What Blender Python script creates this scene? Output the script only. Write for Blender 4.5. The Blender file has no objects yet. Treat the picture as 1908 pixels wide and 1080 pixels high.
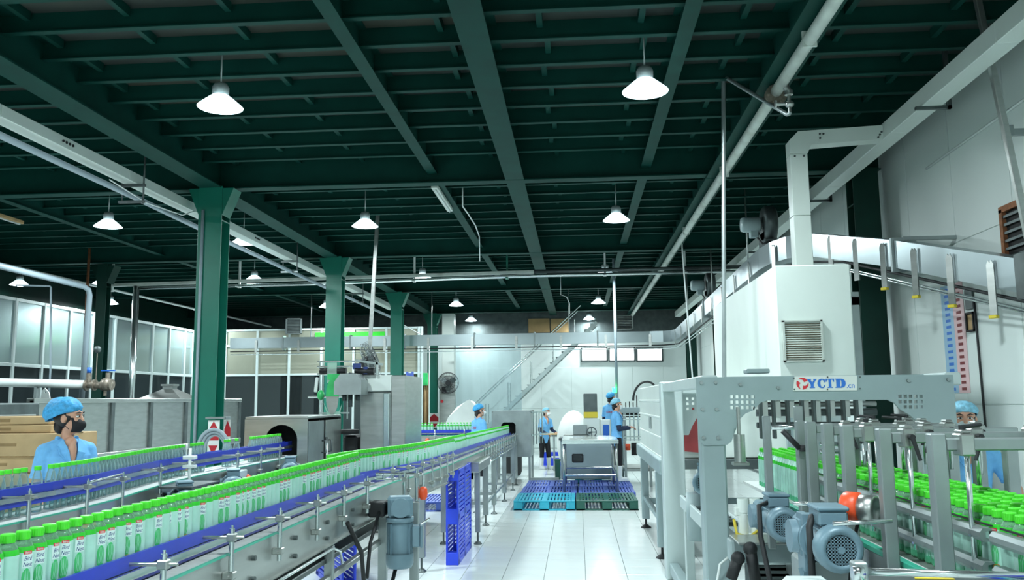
import bpy, bmesh, math, random
from math import sin, cos, pi, sqrt, atan2, radians
from mathutils import Vector as V, Matrix, geometry

S = bpy.context.scene
C = S.collection
random.seed(7)

# ------------------------------------------------------------------ camera
FPX, YAW, PIT, ROLL, CAMH = 1590.0, .0746, .1288, -.0106, 1.72
_f = V((-sin(YAW)*cos(PIT), cos(YAW)*cos(PIT), sin(PIT)))
_r0 = V((cos(YAW), sin(YAW), 0.0))
_u0 = _r0.cross(_f)
_r = _r0*cos(ROLL) + _u0*sin(ROLL)
_u = _u0*cos(ROLL) - _r0*sin(ROLL)
cam_data = bpy.data.cameras.new('camera')
cam = bpy.data.objects.new('camera', cam_data)
C.objects.link(cam)
cam_data.sensor_width = 36.0
cam_data.lens = FPX/1908*36.0
cam_data.clip_start = .05
cam_data.clip_end = 200
cam.matrix_world = Matrix(((_r.x, _u.x, -_f.x, 0), (_r.y, _u.y, -_f.y, 0), (_r.z, _u.z, -_f.z, CAMH), (0, 0, 0, 1)))
S.camera = cam


def at(px, py, Y=None, Z=None, X=None):
    """world point seen at photo pixel (px,py), on a plane of known depth, height or side"""
    d = _r*((px-954)/FPX) - _u*((py-540)/FPX) + _f
    t = Y/d.y if Y is not None else ((Z-CAMH)/d.z if Z is not None else X/d.x)
    p = d*t
    p.z += CAMH
    return p


# ------------------------------------------------------------------ world, exposure
w = bpy.data.worlds.new('world')
S.world = w
w.use_nodes = True
w.node_tree.nodes['Background'].inputs[0].default_value = (.72, .9, 1, 1)
w.node_tree.nodes['Background'].inputs[1].default_value = .10
S.view_settings.view_transform = 'Standard'
S.view_settings.look = 'None'
S.view_settings.exposure = 0.0
S.view_settings.gamma = 1
S.view_settings.use_curve_mapping = False
S.cycles.use_denoising = True
S.cycles.max_bounces = 7
S.cycles.diffuse_bounces = 4
S.cycles.glossy_bounces = 3
S.cycles.transmission_bounces = 4
S.cycles.transparent_max_bounces = 12
S.cycles.caustics_reflective = False
S.cycles.caustics_refractive = False
S.cycles.sample_clamp_indirect = 4
LAMP_W = 155.0
LAMP_COL = (.85, .975, 1.0)

# ------------------------------------------------------------------ materials


def lin(c):
    return tuple(((v/12.92) if v <= .04045 else ((v+.055)/1.055)**2.4) for v in c)


def hx(h):
    return lin(tuple(int(h[i:i+2], 16)/255 for i in (0, 2, 4)))


MATS = {}


def mat(name, col, rough=.5, metal=0., var=0., scale=8., bump=0., spec=.5, stretch=None, emit=None, estr=0., trans=0., alpha=1., dirt=None, dirt_amt=0.):
    m = bpy.data.materials.new(name)
    m.use_nodes = True
    nt = m.node_tree
    b = nt.nodes['Principled BSDF']
    c = hx(col) if isinstance(col, str) else col
    b.inputs['Base Color'].default_value = (*c, 1)
    b.inputs['Roughness'].default_value = rough
    b.inputs['Metallic'].default_value = metal
    b.inputs['Specular IOR Level'].default_value = spec
    if trans:
        b.inputs['Transmission Weight'].default_value = trans
    if alpha < 1:
        b.inputs['Alpha'].default_value = alpha
    if emit is not None:
        e = hx(emit) if isinstance(emit, str) else emit
        b.inputs['Emission Color'].default_value = (*e, 1)
        b.inputs['Emission Strength'].default_value = estr
    if var or bump or dirt_amt:
        tc = nt.nodes.new('ShaderNodeTexCoord')
        mp = nt.nodes.new('ShaderNodeMapping')
        if stretch:
            mp.inputs['Scale'].default_value = stretch
        nt.links.new(tc.outputs['Object'], mp.inputs[0])
        n = nt.nodes.new('ShaderNodeTexNoise')
        n.inputs['Scale'].default_value = scale
        n.inputs['Detail'].default_value = 4
        nt.links.new(mp.outputs[0], n.inputs['Vector'])
        if var:
            r = nt.nodes.new('ShaderNodeValToRGB')
            r.color_ramp.elements[0].position = .3
            r.color_ramp.elements[1].position = .7
            r.color_ramp.elements[0].color = (*[v*(1-var) for v in c], 1)
            r.color_ramp.elements[1].color = (*[min(1, v*(1+var)) for v in c], 1)
            nt.links.new(n.outputs[0], r.inputs[0])
            last = r.outputs[0]
            if dirt_amt:
                n2 = nt.nodes.new('ShaderNodeTexNoise')
                n2.inputs['Scale'].default_value = scale*.37
                n2.inputs['Detail'].default_value = 6
                nt.links.new(mp.outputs[0], n2.inputs['Vector'])
                r2 = nt.nodes.new('ShaderNodeValToRGB')
                r2.color_ramp.elements[0].position = .52
                r2.color_ramp.elements[1].position = .75
                r2.color_ramp.elements[1].color = (dirt_amt,)*3+(1,)
                nt.links.new(n2.outputs[0], r2.inputs[0])
                mx = nt.nodes.new('ShaderNodeMixRGB')
                nt.links.new(r2.outputs[0], mx.inputs[0])
                nt.links.new(last, mx.inputs[1])
                mx.inputs[2].default_value = (*hx(dirt), 1)
                last = mx.outputs[0]
            nt.links.new(last, b.inputs['Base Color'])
        if bump:
            bp = nt.nodes.new('ShaderNodeBump')
            bp.inputs['Strength'].default_value = bump
            bp.inputs['Distance'].default_value = .01
            nt.links.new(n.outputs[0], bp.inputs['Height'])
            nt.links.new(bp.outputs[0], b.inputs['Normal'])
    MATS[name] = m
    return m


def clear_mat(name, col, alpha, rough=.08):
    """thin clear plastic / glass: mostly see-through with a sheen"""
    m = bpy.data.materials.new(name)
    m.use_nodes = True
    nt = m.node_tree
    nt.nodes.remove(nt.nodes['Principled BSDF'])
    o = nt.nodes['Material Output']
    t = nt.nodes.new('ShaderNodeBsdfTransparent')
    c = hx(col)
    t.inputs[0].default_value = (*[.35+.65*v for v in c], 1)
    p = nt.nodes.new('ShaderNodeBsdfPrincipled')
    p.inputs['Base Color'].default_value = (*c, 1)
    p.inputs['Roughness'].default_value = rough
    fr = nt.nodes.new('ShaderNodeFresnel')
    fr.inputs[0].default_value = 1.4
    ma = nt.nodes.new('ShaderNodeMath')
    ma.operation = 'ADD'
    ma.use_clamp = True
    ma.inputs[1].default_value = alpha
    nt.links.new(fr.outputs[0], ma.inputs[0])
    mx = nt.nodes.new('ShaderNodeMixShader')
    nt.links.new(ma.outputs[0], mx.inputs[0])
    nt.links.new(t.outputs[0], mx.inputs[1])
    nt.links.new(p.outputs[0], mx.inputs[2])
    nt.links.new(mx.outputs[0], o.inputs[0])
    MATS[name] = m
    return m


mat('green_paint', '083b34', .6, 0, .15, 3, spec=.15)
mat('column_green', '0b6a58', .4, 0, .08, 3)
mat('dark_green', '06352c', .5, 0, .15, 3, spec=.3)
mat('deck', '2b3633', .8, 0, .25, 1.2, dirt='57543f', dirt_amt=.4)
mat('wall_white', 'dfe9e6', .55, 0, .04, .6, dirt='a9bdb8', dirt_amt=.25)
mat('white_panel', 'e2ebe6', .4, 0, .03, 2)
mat('tile', 'e4ecea', .16, 0, .05, 1.3, dirt='b9c6c4', dirt_amt=.35)
mat('grout', '7d8887', .8, 0)
mat('steel', 'b3b7b4', .32, .9, .10, 3, stretch=(1, 1, 6), bump=.02)
mat('steel_dull', '9aa4a4', .45, .75, .14, 4)
mat('steel_dark', '5b6464', .45, .7, .2, 5)
mat('steel_bright', 'd5dede', .2, .95)
mat('machine_grey', '93a6a8', .42, 0, .06, 3, dirt='7c8d8c', dirt_amt=.25)
mat('machine_light', 'bccac9', .42, 0, .05, 3)
mat('machine_white', 'd9e3dd', .45, 0, .03, 2)
mat('motor_blue', '6f8b98', .4, .1, .1, 8)
mat('blue_plastic', '2545d6', .35, 0, .06, 10)
mat('guide_blue', '2b3fbe', .3, 0, .08, 10)
mat('cyan_plastic', '2aa6c0', .4, 0, .08, 6)
mat('bluegrey_plastic', '4a63b8', .45, 0, .12, 6)
mat('darkgreen_plastic', '1f5a4e', .45, 0, .1, 6)
mat('teal', '3fae92', .4, 0)
mat('belt_white', 'cdd2cf', .5, 0, .08, 30)
mat('black', '14171a', .5, 0)
mat('rubber', '1c2022', .6, 0, .1, 10)
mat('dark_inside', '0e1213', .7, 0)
mat('orange', 'e8542a', .4, 0)
mat('red', 'b3202a', .5, 0)
mat('red_curtain', '7c2b2c', .6, 0, .15, 5)
mat('yellow', 'd9c33a', .5, 0)
mat('brass', 'b08b3c', .4, .6)
mat('valve_bronze', '8d8478', .4, .6, .25, 30)
mat('valve_blue', '1f5fb8', .4, 0)
mat('pvc_white', 'dde6e4', .4, 0, .05, 3)
mat('pvc_grey', '93a3ac', .45, 0)
mat('pipe_white', 'c4cdc6', .5, 0, .12, 6, dirt='8b8d80', dirt_amt=.5)
mat('cardboard', 'b79b72', .8, 0, .12, 5)
mat('cardboard_dark', '8d744f', .8, 0, .15, 5)
mat('cap_green', '4fd633', .35, 0, .05, 20)
mat('fabric_blue', '6fb3e6', .8, 0, .08, 25, bump=.3)
mat('fabric_blue_dark', '4a86c4', .8, 0, .08, 25)
mat('navy_sleeve', '1d2a44', .8, 0)
mat('trousers', '15171c', .85, 0, .1, 20)
mat('boot_white', 'dfe6e6', .4, 0)
mat('hairnet', '3d9fd6', .6, 0, .25, 40, bump=.6)
mat('hairnet_pale', '86c3dc', .6, 0, .25, 40, bump=.6)
mat('skin', 'c9987f', .55, 0, .05, 20)
mat('hair', '1a1412', .5, 0)
mat('mask_black', '15161a', .8, 0)
mat('mask_white', 'dfe6e8', .8, 0)
mat('eye_white', 'e8e8e4', .3, 0)
mat('iris', '1b120d', .3, 0)
mat('logo_red', 'd8323c', .5, 0)
mat('logo_blue', '2c74d0', .5, 0)
mat('sign_white', 'dfe5e0', .5, 0)
mat('navy_ink', '1f3a7a', .5, 0)
mat('label_mint', 'a9d6c8', .35, 0, .10, 14)
mat('label_green', '2fc02e', .4, 0, .12, 40)
mat('label_leaf', '58b98c', .4, 0, .15, 60)
mat('label_gold', 'b79a4a', .4, .2)
mat('label_white', 'd3e8e3', .4, 0)
mat('tan_board', 'b6976a', .7, 0, .1, 4)
mat('paper_blue', '9fc4de', .6, 0)
mat('paper_red', 'e6c2c4', .6, 0)
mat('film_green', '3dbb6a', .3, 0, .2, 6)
mat('rust', '8c5a3a', .7, 0, .3, 20)
mat('galv', '9fb0b2', .35, .7, .08, 2)
mat('duct_steel', 'a4b0b3', .33, .85, .08, 1.5)
mat('lamp_glow', 'ffffff', .5, 0, emit='dff8ff', estr=14)
mat('lamp_shade', 'eef6f6', .4, 0, emit='d8f6ff', estr=3.0)
mat('lamp_body', 'a8b2b2', .4, .5)
mat('sky_pane', 'ffffff', .5, 0, emit='f4fdff', estr=3.2)
mat('green_led', '20ff70', .4, 0, emit='30ff80', estr=6)
mat('dark_screen', '232a2c', .2, 0)
mat('tarp', 'e3e9e6', .6, 0, .06, 3, bump=.4)
clear_mat('clear_sheet', 'aec3c8', .22, .08)
clear_mat('film', 'd5f0e4', .35, .2)
clear_mat('bottle_clear', 'cfe6e6', .16, .08)
clear_mat('bottle_juice', 'a9e6bd', .26, .06)
clear_mat('glass_dark', '5f6d70', .10, .05)
# translucent ribbed sheet of the partition walls
mat('ribbed_sheet', '9fb2b4', .2, .7, .08, 1.0, stretch=(1, 1, .25), bump=.35)
mat('ribbed_tan', '9a9c8c', .3, .5, .08, 1.0, stretch=(1, 1, .25), bump=.2)

# ------------------------------------------------------------------ mesh builder


class MB:
    def __init__(s):
        s.v, s.f, s.m, s.sm = [], [], [], []

    def add(s, vs, fs, m=0, sm=False, M=None):
        o = len(s.v)
        for p in vs:
            s.v.append(tuple(M @ V(p)) if M is not None else tuple(p))
        for f in fs:
            s.f.append(tuple(o+i for i in f))
            s.m.append(m)
            s.sm.append(sm)
        return s

    def box(s, x0, y0, z0, x1, y1, z1, m=0, c=0., M=None):
        lo = (min(x0, x1), min(y0, y1), min(z0, z1))
        hi = (max(x0, x1), max(y0, y1), max(z0, z1))
        c = min(c, .45*min(hi[i]-lo[i] for i in range(3)))
        if c <= 0:
            vs = [(x, y, z) for x in (lo[0], hi[0]) for y in (lo[1], hi[1]) for z in (lo[2], hi[2])]
            return s.add(vs, [(0, 1, 3, 2), (4, 6, 7, 5), (0, 4, 5, 1), (2, 3, 7, 6), (0, 2, 6, 4), (1, 5, 7, 3)], m, False, M)
        vs, ix = [], {}
        for k in range(8):
            sg = ((k >> 2) & 1, (k >> 1) & 1, k & 1)
            for a in range(3):
                p = [(hi[i] if sg[i] else lo[i]) if i == a else (hi[i]-c if sg[i] else lo[i]+c) for i in range(3)]
                ix[(a, k)] = len(vs)
                vs.append(tuple(p))
        cen = V([(lo[i]+hi[i])/2 for i in range(3)])
        fs = []
        bit = (4, 2, 1)

        def face(idx):
            P = [V(vs[i]) for i in idx]
            n = (P[1]-P[0]).cross(P[2]-P[0])
            mid = sum(P, V())/len(P)
            fs.append(tuple(idx) if n.dot(mid-cen) > 0 else tuple(reversed(idx)))
        for a in range(3):
            b, d = [i for i in range(3) if i != a]
            for sa in (0, bit[a]):
                face([ix[(a, sa)], ix[(a, sa | bit[b])], ix[(a, sa | bit[b] | bit[d])], ix[(a, sa | bit[d])]])
        for a in range(3):
            for b in range(a+1, 3):
                d = 3-a-b
                for sa in (0, bit[a]):
                    for sb in (0, bit[b]):
                        k0 = sa | sb
                        k1 = k0 | bit[d]
                        face([ix[(a, k0)], ix[(a, k1)], ix[(b, k1)], ix[(b, k0)]])
        for k in range(8):
            face([ix[(0, k)], ix[(1, k)], ix[(2, k)]])
        return s.add(vs, fs, m, False, M)

    def bar(s, p0, p1, w, h, m=0, c=0., up=(0, 0, 1)):
        """rectangular bar from p0 to p1, width w sideways and h upwards"""
        p0, p1 = V(p0), V(p1)
        d = p1-p0
        L = d.length
        d.normalize()
        u = V(up)
        if abs(d.dot(u)) > .98:
            u = V((0, 1, 0))
        r = d.cross(u).normalized()
        u = r.cross(d)
        M = Matrix(((r.x, d.x, u.x, p0.x), (r.y, d.y, u.y, p0.y), (r.z, d.z, u.z, p0.z), (0, 0, 0, 1)))
        return s.box(-w/2, 0, -h/2, w/2, L, h/2, m, c, M)

    def cyl(s, p0, p1, r, n=12, m=0, r1=None, caps=True, sm=True):
        p0, p1 = V(p0), V(p1)
        r1 = r if r1 is None else r1
        d = (p1-p0).normalized()
        u = V((0, 0, 1)) if abs(d.z) < .9 else V((1, 0, 0))
        a = d.cross(u).normalized()
        b = d.cross(a)
        vs = []
        for p, rr in ((p0, r), (p1, r1)):
            for i in range(n):
                t = 2*pi*i/n
                vs.append(p+a*(rr*cos(t))+b*(rr*sin(t)))
        s.add(vs, [(i, (i+1) % n, n+(i+1) % n, n+i) for i in range(n)], m, sm)
        if caps:
            s.add(vs[:n], [tuple(range(n))], m)
            s.add(vs[n:], [tuple(range(n))], m)
        return s

    def tube(s, pts, r, n=8, m=0, caps=True):
        pts = [V(p) for p in pts]
        a = None
        vs, fs = [], []
        for k, p in enumerate(pts):
            d = (pts[min(k+1, len(pts)-1)]-pts[max(k-1, 0)]).normalized()
            if a is None:
                u = V((0, 0, 1)) if abs(d.z) < .9 else V((1, 0, 0))
                a = d.cross(u).normalized()
            else:
                a = (a-d*a.dot(d)).normalized()
            b = d.cross(a)
            rr = r[k] if isinstance(r, (list, tuple)) else r
            for i in range(n):
                t = 2*pi*i/n
                vs.append(p+a*(rr*cos(t))+b*(rr*sin(t)))
        for k in range(len(pts)-1):
            for i in range(n):
                fs.append((k*n+i, k*n+(i+1) % n, (k+1)*n+(i+1) % n, (k+1)*n+i))
        s.add(vs, fs, m, True)
        if caps:
            s.add(vs[:n], [tuple(range(n))], m)
            s.add(vs[-n:], [tuple(range(n))], m)
        return s

    def lathe(s, prof, n=16, m=0, M=None, close=True):
        vs, fs = [], []
        for r, z in prof:
            for i in range(n):
                t = 2*pi*i/n
                vs.append((r*cos(t), r*sin(t), z))
        for k in range(len(prof)-1):
            mm = m[k] if isinstance(m, (list, tuple)) else m
            s.add(vs[k*n:(k+2)*n], [(i, (i+1) % n, n+(i+1) % n, n+i) for i in range(n)], mm, True, M)
        if close:
            m0 = m[0] if isinstance(m, (list, tuple)) else m
            m1 = m[-1] if isinstance(m, (list, tuple)) else m
            if prof[0][0] > 1e-6:
                s.add(vs[:n], [tuple(range(n))], m0, False, M)
            if prof[-1][0] > 1e-6:
                s.add(vs[-n:], [tuple(range(n))], m1, False, M)
        return s

    def ell(s, c, r, nu=16, nv=10, m=0, M=None):
        vs, fs = [], []
        for j in range(nv+1):
            ph = pi*j/nv
            for i in range(nu):
                t = 2*pi*i/nu
                vs.append((c[0]+r[0]*sin(ph)*cos(t), c[1]+r[1]*sin(ph)*sin(t), c[2]+r[2]*cos(ph)))
        for j in range(nv):
            for i in range(nu):
                fs.append((j*nu+i, (j+1)*nu+i, (j+1)*nu+(i+1) % nu, j*nu+(i+1) % nu))
        return s.add(vs, fs, m, True, M)

    def plate(s, loops, t0, t1, m=0, M=None):
        """outline (first loop) with holes, in local xy, extruded in z from t0 to t1"""
        loops = [[V((p[0], p[1], 0)) for p in lp] for lp in loops]
        tri = geometry.tessellate_polygon(loops)
        flat = [p for lp in loops for p in lp]
        n = len(flat)
        vs = [(p.x, p.y, t0) for p in flat]+[(p.x, p.y, t1) for p in flat]
        fs = [tuple(t) for t in tri]+[tuple(n+i for i in reversed(t)) for t in tri]
        o = 0
        for lp in loops:
            k = len(lp)
            for i in range(k):
                a, b = o+i, o+(i+1) % k
                fs.append((a, b, n+b, n+a))
            o += k
        return s.add(vs, fs, m, False, M)

    def build(s, name, mats, parent=None, loc=None, rot=None, fix=True, kind=None, label=None):
        me = bpy.data.meshes.new(name)
        me.from_pydata(s.v, [], s.f)
        if not isinstance(mats, (list, tuple)):
            mats = [mats]
        for k in mats:
            me.materials.append(MATS[k] if isinstance(k, str) else k)
        me.polygons.foreach_set('material_index', s.m)
        me.polygons.foreach_set('use_smooth', s.sm)
        if fix:
            bm = bmesh.new()
            bm.from_mesh(me)
            bmesh.ops.remove_doubles(bm, verts=bm.verts, dist=1e-5)
            bmesh.ops.recalc_face_normals(bm, faces=bm.faces)
            bm.to_mesh(me)
            bm.free()
        me.update()
        o = bpy.data.objects.new(name, me)
        C.objects.link(o)
        if parent is not None:
            o.parent = parent
        if loc is not None:
            o.location = loc
        if rot is not None:
            o.rotation_euler = rot
        if kind:
            o['kind'] = kind
        if label:
            o['label'] = label
        return o


def tag(o, label, cat, group=None, kind=None):
    o['label'] = label
    o['category'] = cat
    if group:
        o['group'] = group
    if kind:
        o['kind'] = kind
    return o


def thing(name, label, cat, loc=(0, 0, 0), rz=0., group=None):
    o = bpy.data.objects.new(name, None)
    o.empty_display_size = .1
    C.objects.link(o)
    o.location = loc
    o.rotation_euler = (0, 0, rz)
    return tag(o, label, cat, group)


def struct(o):
    o['kind'] = 'structure'
    return o


KIDS = {}


def dup(o, parent=None, loc=None, rz=None, label=None):
    c = o.copy()
    C.objects.link(c)
    if parent is not None:
        c.parent = parent
    if loc is not None:
        c.location = loc
    if rz is not None:
        c.rotation_euler = (0, 0, rz)
    if label:
        c['label'] = label
    if o.name not in KIDS:
        KIDS[o.name] = list(o.children)
    for ch in KIDS[o.name]:
        dup(ch, c)
    return c


def text_mesh(txt, size, shear=0., extrude=.0, bold=0.):
    cu = bpy.data.curves.new('lettering', 'FONT')
    cu.body = txt
    cu.size = size
    cu.shear = shear
    cu.extrude = extrude
    cu.offset = bold
    cu.resolution_u = 3
    cu.align_x = 'CENTER'
    cu.align_y = 'CENTER'
    o = bpy.data.objects.new('lettering', cu)
    C.objects.link(o)
    dg = bpy.context.evaluated_depsgraph_get()
    me = bpy.data.meshes.new_from_object(o.evaluated_get(dg))
    C.objects.unlink(o)
    bpy.data.objects.remove(o)
    vs = [tuple(v.co) for v in me.vertices]
    fs = [tuple(p.vertices) for p in me.polygons]
    bpy.data.meshes.remove(me)
    return vs, fs


def sweep(mb, prof, path, m=0, caps=True):
    """profile [(offset to the right, z)] swept along a plan path [(x,y[,dz])]"""
    n = len(prof)
    vs = []
    for k, p in enumerate(path):
        a = path[max(k-1, 0)]
        b = path[min(k+1, len(path)-1)]
        d = V((b[0]-a[0], b[1]-a[1]))
        d.normalize()
        dz = p[2] if len(p) > 2 else 0
        for o, z in prof:
            vs.append((p[0]+d.y*o, p[1]-d.x*o, z+dz))
    fs = []
    for k in range(len(path)-1):
        for i in range(n):
            fs.append((k*n+i, k*n+(i+1) % n, (k+1)*n+(i+1) % n, (k+1)*n+i))
    if caps:
        fs.append(tuple(range(n)))
        fs.append(tuple(range(len(vs)-n, len(vs))))
    mb.add(vs, fs, m)
    return mb


def along(path, s):
    """point and direction at arc length s on a plan path"""
    for a, b in zip(path, path[1:]):
        L = sqrt((b[0]-a[0])**2+(b[1]-a[1])**2)
        if s <= L or b is path[-1]:
            d = ((b[0]-a[0])/L, (b[1]-a[1])/L)
            return (a[0]+d[0]*s, a[1]+d[1]*s), d
        s -= L


ORD = ['zeroth', 'first', 'second', 'third', 'fourth', 'fifth', 'sixth', 'seventh', 'eighth', 'ninth', 'tenth', 'eleventh', 'twelfth', 'thirteenth', 'fourteenth', 'fifteenth', 'sixteenth', 'seventeenth', 'eighteenth', 'nineteenth']
TENS = {2: 'twent', 3: 'thirt', 4: 'fort', 5: 'fift', 6: 'sixt', 7: 'sevent', 8: 'eight', 9: 'ninet'}


def nth(n):
    if n < 20:
        return ORD[n]
    t, u = divmod(n, 10)
    return TENS[t]+('ieth' if u == 0 else 'y-'+ORD[u])


def rect(x0, z0, x1, z1):
    return [(x0, z0), (x1, z0), (x1, z1), (x0, z1)]
# ================================================================== SETTING
X0, X1, Y0, Y1 = -14.0, 4.25, -7.0, 31.2     # inner faces of the hall
ROWS = [-.2, 5.8, 11.8, 17.8, 23.8, 29.8]      # column rows
DECK = 5.24

# floor: slab of grout, the tiles of the aisle one by one, the rest joined
fl = struct(MB().box(X0-.5, Y0-.5, -.12, X1+.5, Y1+.5, -.012).build('floor', 'grout'))
T = .4066
tm = MB().box(-T/2+.0025, -T/2+.0025, -.012, T/2-.0025, T/2-.0025, 0, 0, .0015).build('tile', 'tile', fl)
tm.location = (.248, 9.0, 0)
single = set()
for j in range(-4, 34):
    for i in range(-5, 3):
        if len(single) < 298:
            single.add((i, j))
            if (i, j) != (0, 0):
                c = tm.copy()
                C.objects.link(c)
                c.location = (.248+i*T, 9.0+j*T, 0)
rest = MB()
for i in range(int(-14.2/T), 10):
    for j in range(-39, 55):
        if (i, j) not in single:
            x, y = .248+i*T, 9.0+j*T
            rest.box(x-T/2+.0025, y-T/2+.0025, -.012, x+T/2-.0025, y+T/2-.0025, 0)
rest.build('tile', 'tile', fl, kind='stuff', fix=False)

# walls
wr = struct(MB().box(X1, Y0, 0, X1+.2, Y1, DECK).build('wall_right', 'wall_white'))
for k in range(30):   # white sheet panels with fine joints
    y = -6.8+k*1.27
    for z0, z1 in ((0.02, 1.62), (1.635, 3.4), (3.415, 5.2)):
        MB().box(X1-.012, y+.004, z0, X1, y+1.262, z1, 0, .003).build('panel', 'wall_white', wr, fix=False)
wb = struct(MB().box(X0, Y1, 0, X1, Y1+.2, DECK).build('wall_back', 'wall_white'))
for k in range(8):
    x = -4.6+k*1.1
    for z0, z1 in ((.02, 1.42), (1.435, 2.9)):
        MB().box(x+.004, Y1-.012, z0, x+1.094, Y1, z1, 0, .003).build('panel', 'wall_white', wb, fix=False)
MB().box(X0, Y1-.03, 4.05, X1, Y1-.005, DECK, 0).build('upper_band', 'steel_dark', wb)
wl = struct(MB().box(X0-.2, Y0, 0, X0, Y1, DECK).build('wall_left', 'dark_green'))
wf = struct(MB().box(X0, Y0-.2, 0, X1, Y0, DECK).build('wall_front', 'wall_white'))

# ceiling: steel deck on purlins on beams
ce = struct(MB().box(X0-.3, Y0-.3, DECK, X1+.3, Y1+.3, DECK+.12).build('ceiling', 'deck'))


def ibeam(p0, p1, w, h, tf, tw, name, m='green_paint'):
    """I section, top at the given points"""
    p0, p1 = V(p0), V(p1)
    mb = MB()
    dz = V((0, 0, 1))
    mb.bar(p0-dz*(h-tf/2), p1-dz*(h-tf/2), w, tf)
    mb.bar(p0-dz*(tf/2), p1-dz*(tf/2), w, tf)
    mb.bar(p0-dz*(h/2), p1-dz*(h/2), tw, h-2*tf)
    return mb.build(name, m, ce, fix=False)


for y in ROWS:
    if y > 0:
        ibeam((X0, y, DECK-.001), (X1-.05, y, DECK-.001), .20, .44, .016, .012, 'girder')
for y in ROWS:                     # beams running into the depth, one length per bay
    ya, yb = y+.011, y+5.99
    ye = min(yb, Y1-.05)
    for x, wd, h in ((-5.14, .30, .47), (-.82, .26, .435), (2.0, .30, .47)):
        ibeam((x, ya, DECK-.002), (x, ye, DECK-.002), wd, h, .018, .014, 'beam')
    for x in (-2.0, 1.02, -9.0):
        ibeam((x, ya, DECK-.002), (x, ye, DECK-.002), .14, .30, .012, .01, 'beam')
k = 0
y = Y0+.5
purl = []
yy = -.2+.6
while yy < Y1:
    if min(abs(yy-r) for r in ROWS) > .2:
        purl.append(yy)
    yy += .6
for yy in purl:
    mb = MB()
    mb.box(X0, yy-.035, DECK-.19, X1, yy+.035, DECK-.178)
    mb.box(X0, yy-.006, DECK-.178, X1, yy+.006, DECK-.001)
    mb.build('purlin', 'green_paint', ce, fix=False)
# short stiffeners under the deck
sm = MB().box(-.028, 0, -.085, .028, .52, 0).build('stiffener', 'green_paint', ce, fix=False)
sm.location = (-.2, 6.64, DECK-.001)
farst = MB()
first = True
for i, yy in enumerate([-.2+.6*k for k in range(1, 52)]):
    for x in [-13.3+.93*k+(.0 if i % 2 else .06) for k in range(19)]:
        if min(abs(x-b) for b in (-5.14, -.82, 2.0, -2.0, 1.02, -9.0)) < .12 or yy > 30:
            continue
        if 6 < yy < 16.5 and -7.5 < x < 4:
            c = sm.copy()
            C.objects.link(c)
            c.location = (x, yy+.04, DECK-.001)
        elif yy > 3:
            farst.box(x-.028, yy+.04, DECK-.086, x+.028, yy+.56, DECK-.001)
farst.build('stiffener', 'green_paint', ce, fix=False, kind='stuff')

# columns: H sections with haunch plates, left row (free-standing) and right row (against the wall)


def column(x, y, label, w=.34, d=.30, ztop=4.79, m='column_green', conduit=None, haunch=True):
    t = thing('steel_column', label, 'column', (x, y, 0))
    mb = MB()
    mb.box(-w/2, -d/2, .02, w/2, -d/2+.016, ztop, 0, .002)
    mb.box(-w/2, d/2-.016, .02, w/2, d/2, ztop, 0, .002)
    mb.box(-.008, -d/2+.016, .02, .008, d/2-.016, ztop)
    mb.box(-w/2, -d/2+.016, ztop-.5, w/2, d/2-.016, ztop-.485)
    mb.build('shaft', m, t)
    MB().box(-w/2-.06, -d/2-.06, 0, w/2+.06, d/2+.06, .02, 0, .003).build('base_plate', m, t)
    if haunch:
        for sx in (-1, 1):
            M = Matrix.Translation((0, -d/2+.01, 0)) @ Matrix(((1, 0, 0, 0), (0, 0, 1, 0), (0, 1, 0, 0), (0, 0, 0, 1)))
            MB().plate([[(sx*w/2, ztop-.42), (sx*(w/2+.16), ztop-.03), (sx*w/2, ztop-.03)]], 0, .28, 0, M).build('haunch', m, t)
    if conduit:
        MB().cyl((-w/2+.075, -d/2-.02, 1.0), (-w/2+.075, -d/2-.02, ztop-.35), .022, 10).build('conduit', 'pvc_grey', t)
    return t


c1 = column(-5.14, 11.65, 'nearest and widest green steel column with a grey conduit up its face', conduit=True)
c2 = column(-5.08, 17.65, 'second green steel column behind the film labelling machine', .33)
c3 = column(-5.02, 23.65, 'third green steel column right of the hanging steel tube', .32)
c4 = column(-5.03, 29.65, 'farthest green steel column left of the black wall fan', .32)
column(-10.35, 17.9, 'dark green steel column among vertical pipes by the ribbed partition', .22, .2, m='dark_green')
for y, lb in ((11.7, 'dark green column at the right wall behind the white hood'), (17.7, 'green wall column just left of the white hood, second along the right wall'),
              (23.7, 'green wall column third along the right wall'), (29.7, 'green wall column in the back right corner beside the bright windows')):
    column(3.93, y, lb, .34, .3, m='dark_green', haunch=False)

# back wall windows
for k in range(3):
    a = at(1083+k*51.5, 647.5, Y=Y1-.02)
    b = at(1083+k*51.5+48.5, 672, Y=Y1-.02)
    wo = struct(MB().box(a.x+.03, Y1-.03, b.z+.03, b.x-.03, Y1-.015, a.z-.03).build('window_%d' % (k+1), 'sky_pane'))
    fr = MB()
    fr.box(a.x-.02, Y1-.09, a.z-.03, b.x+.02, Y1-.005, a.z)
    fr.box(a.x-.02, Y1-.09, b.z-.03, b.x+.02, Y1-.005, b.z+.03)
    fr.box(a.x-.02, Y1-.09, b.z, a.x+.03, Y1-.005, a.z)
    fr.box(b.x-.03, Y1-.09, b.z, b.x+.02, Y1-.005, a.z)
    fr.build('window_frame', 'steel_dark', wo)

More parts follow.
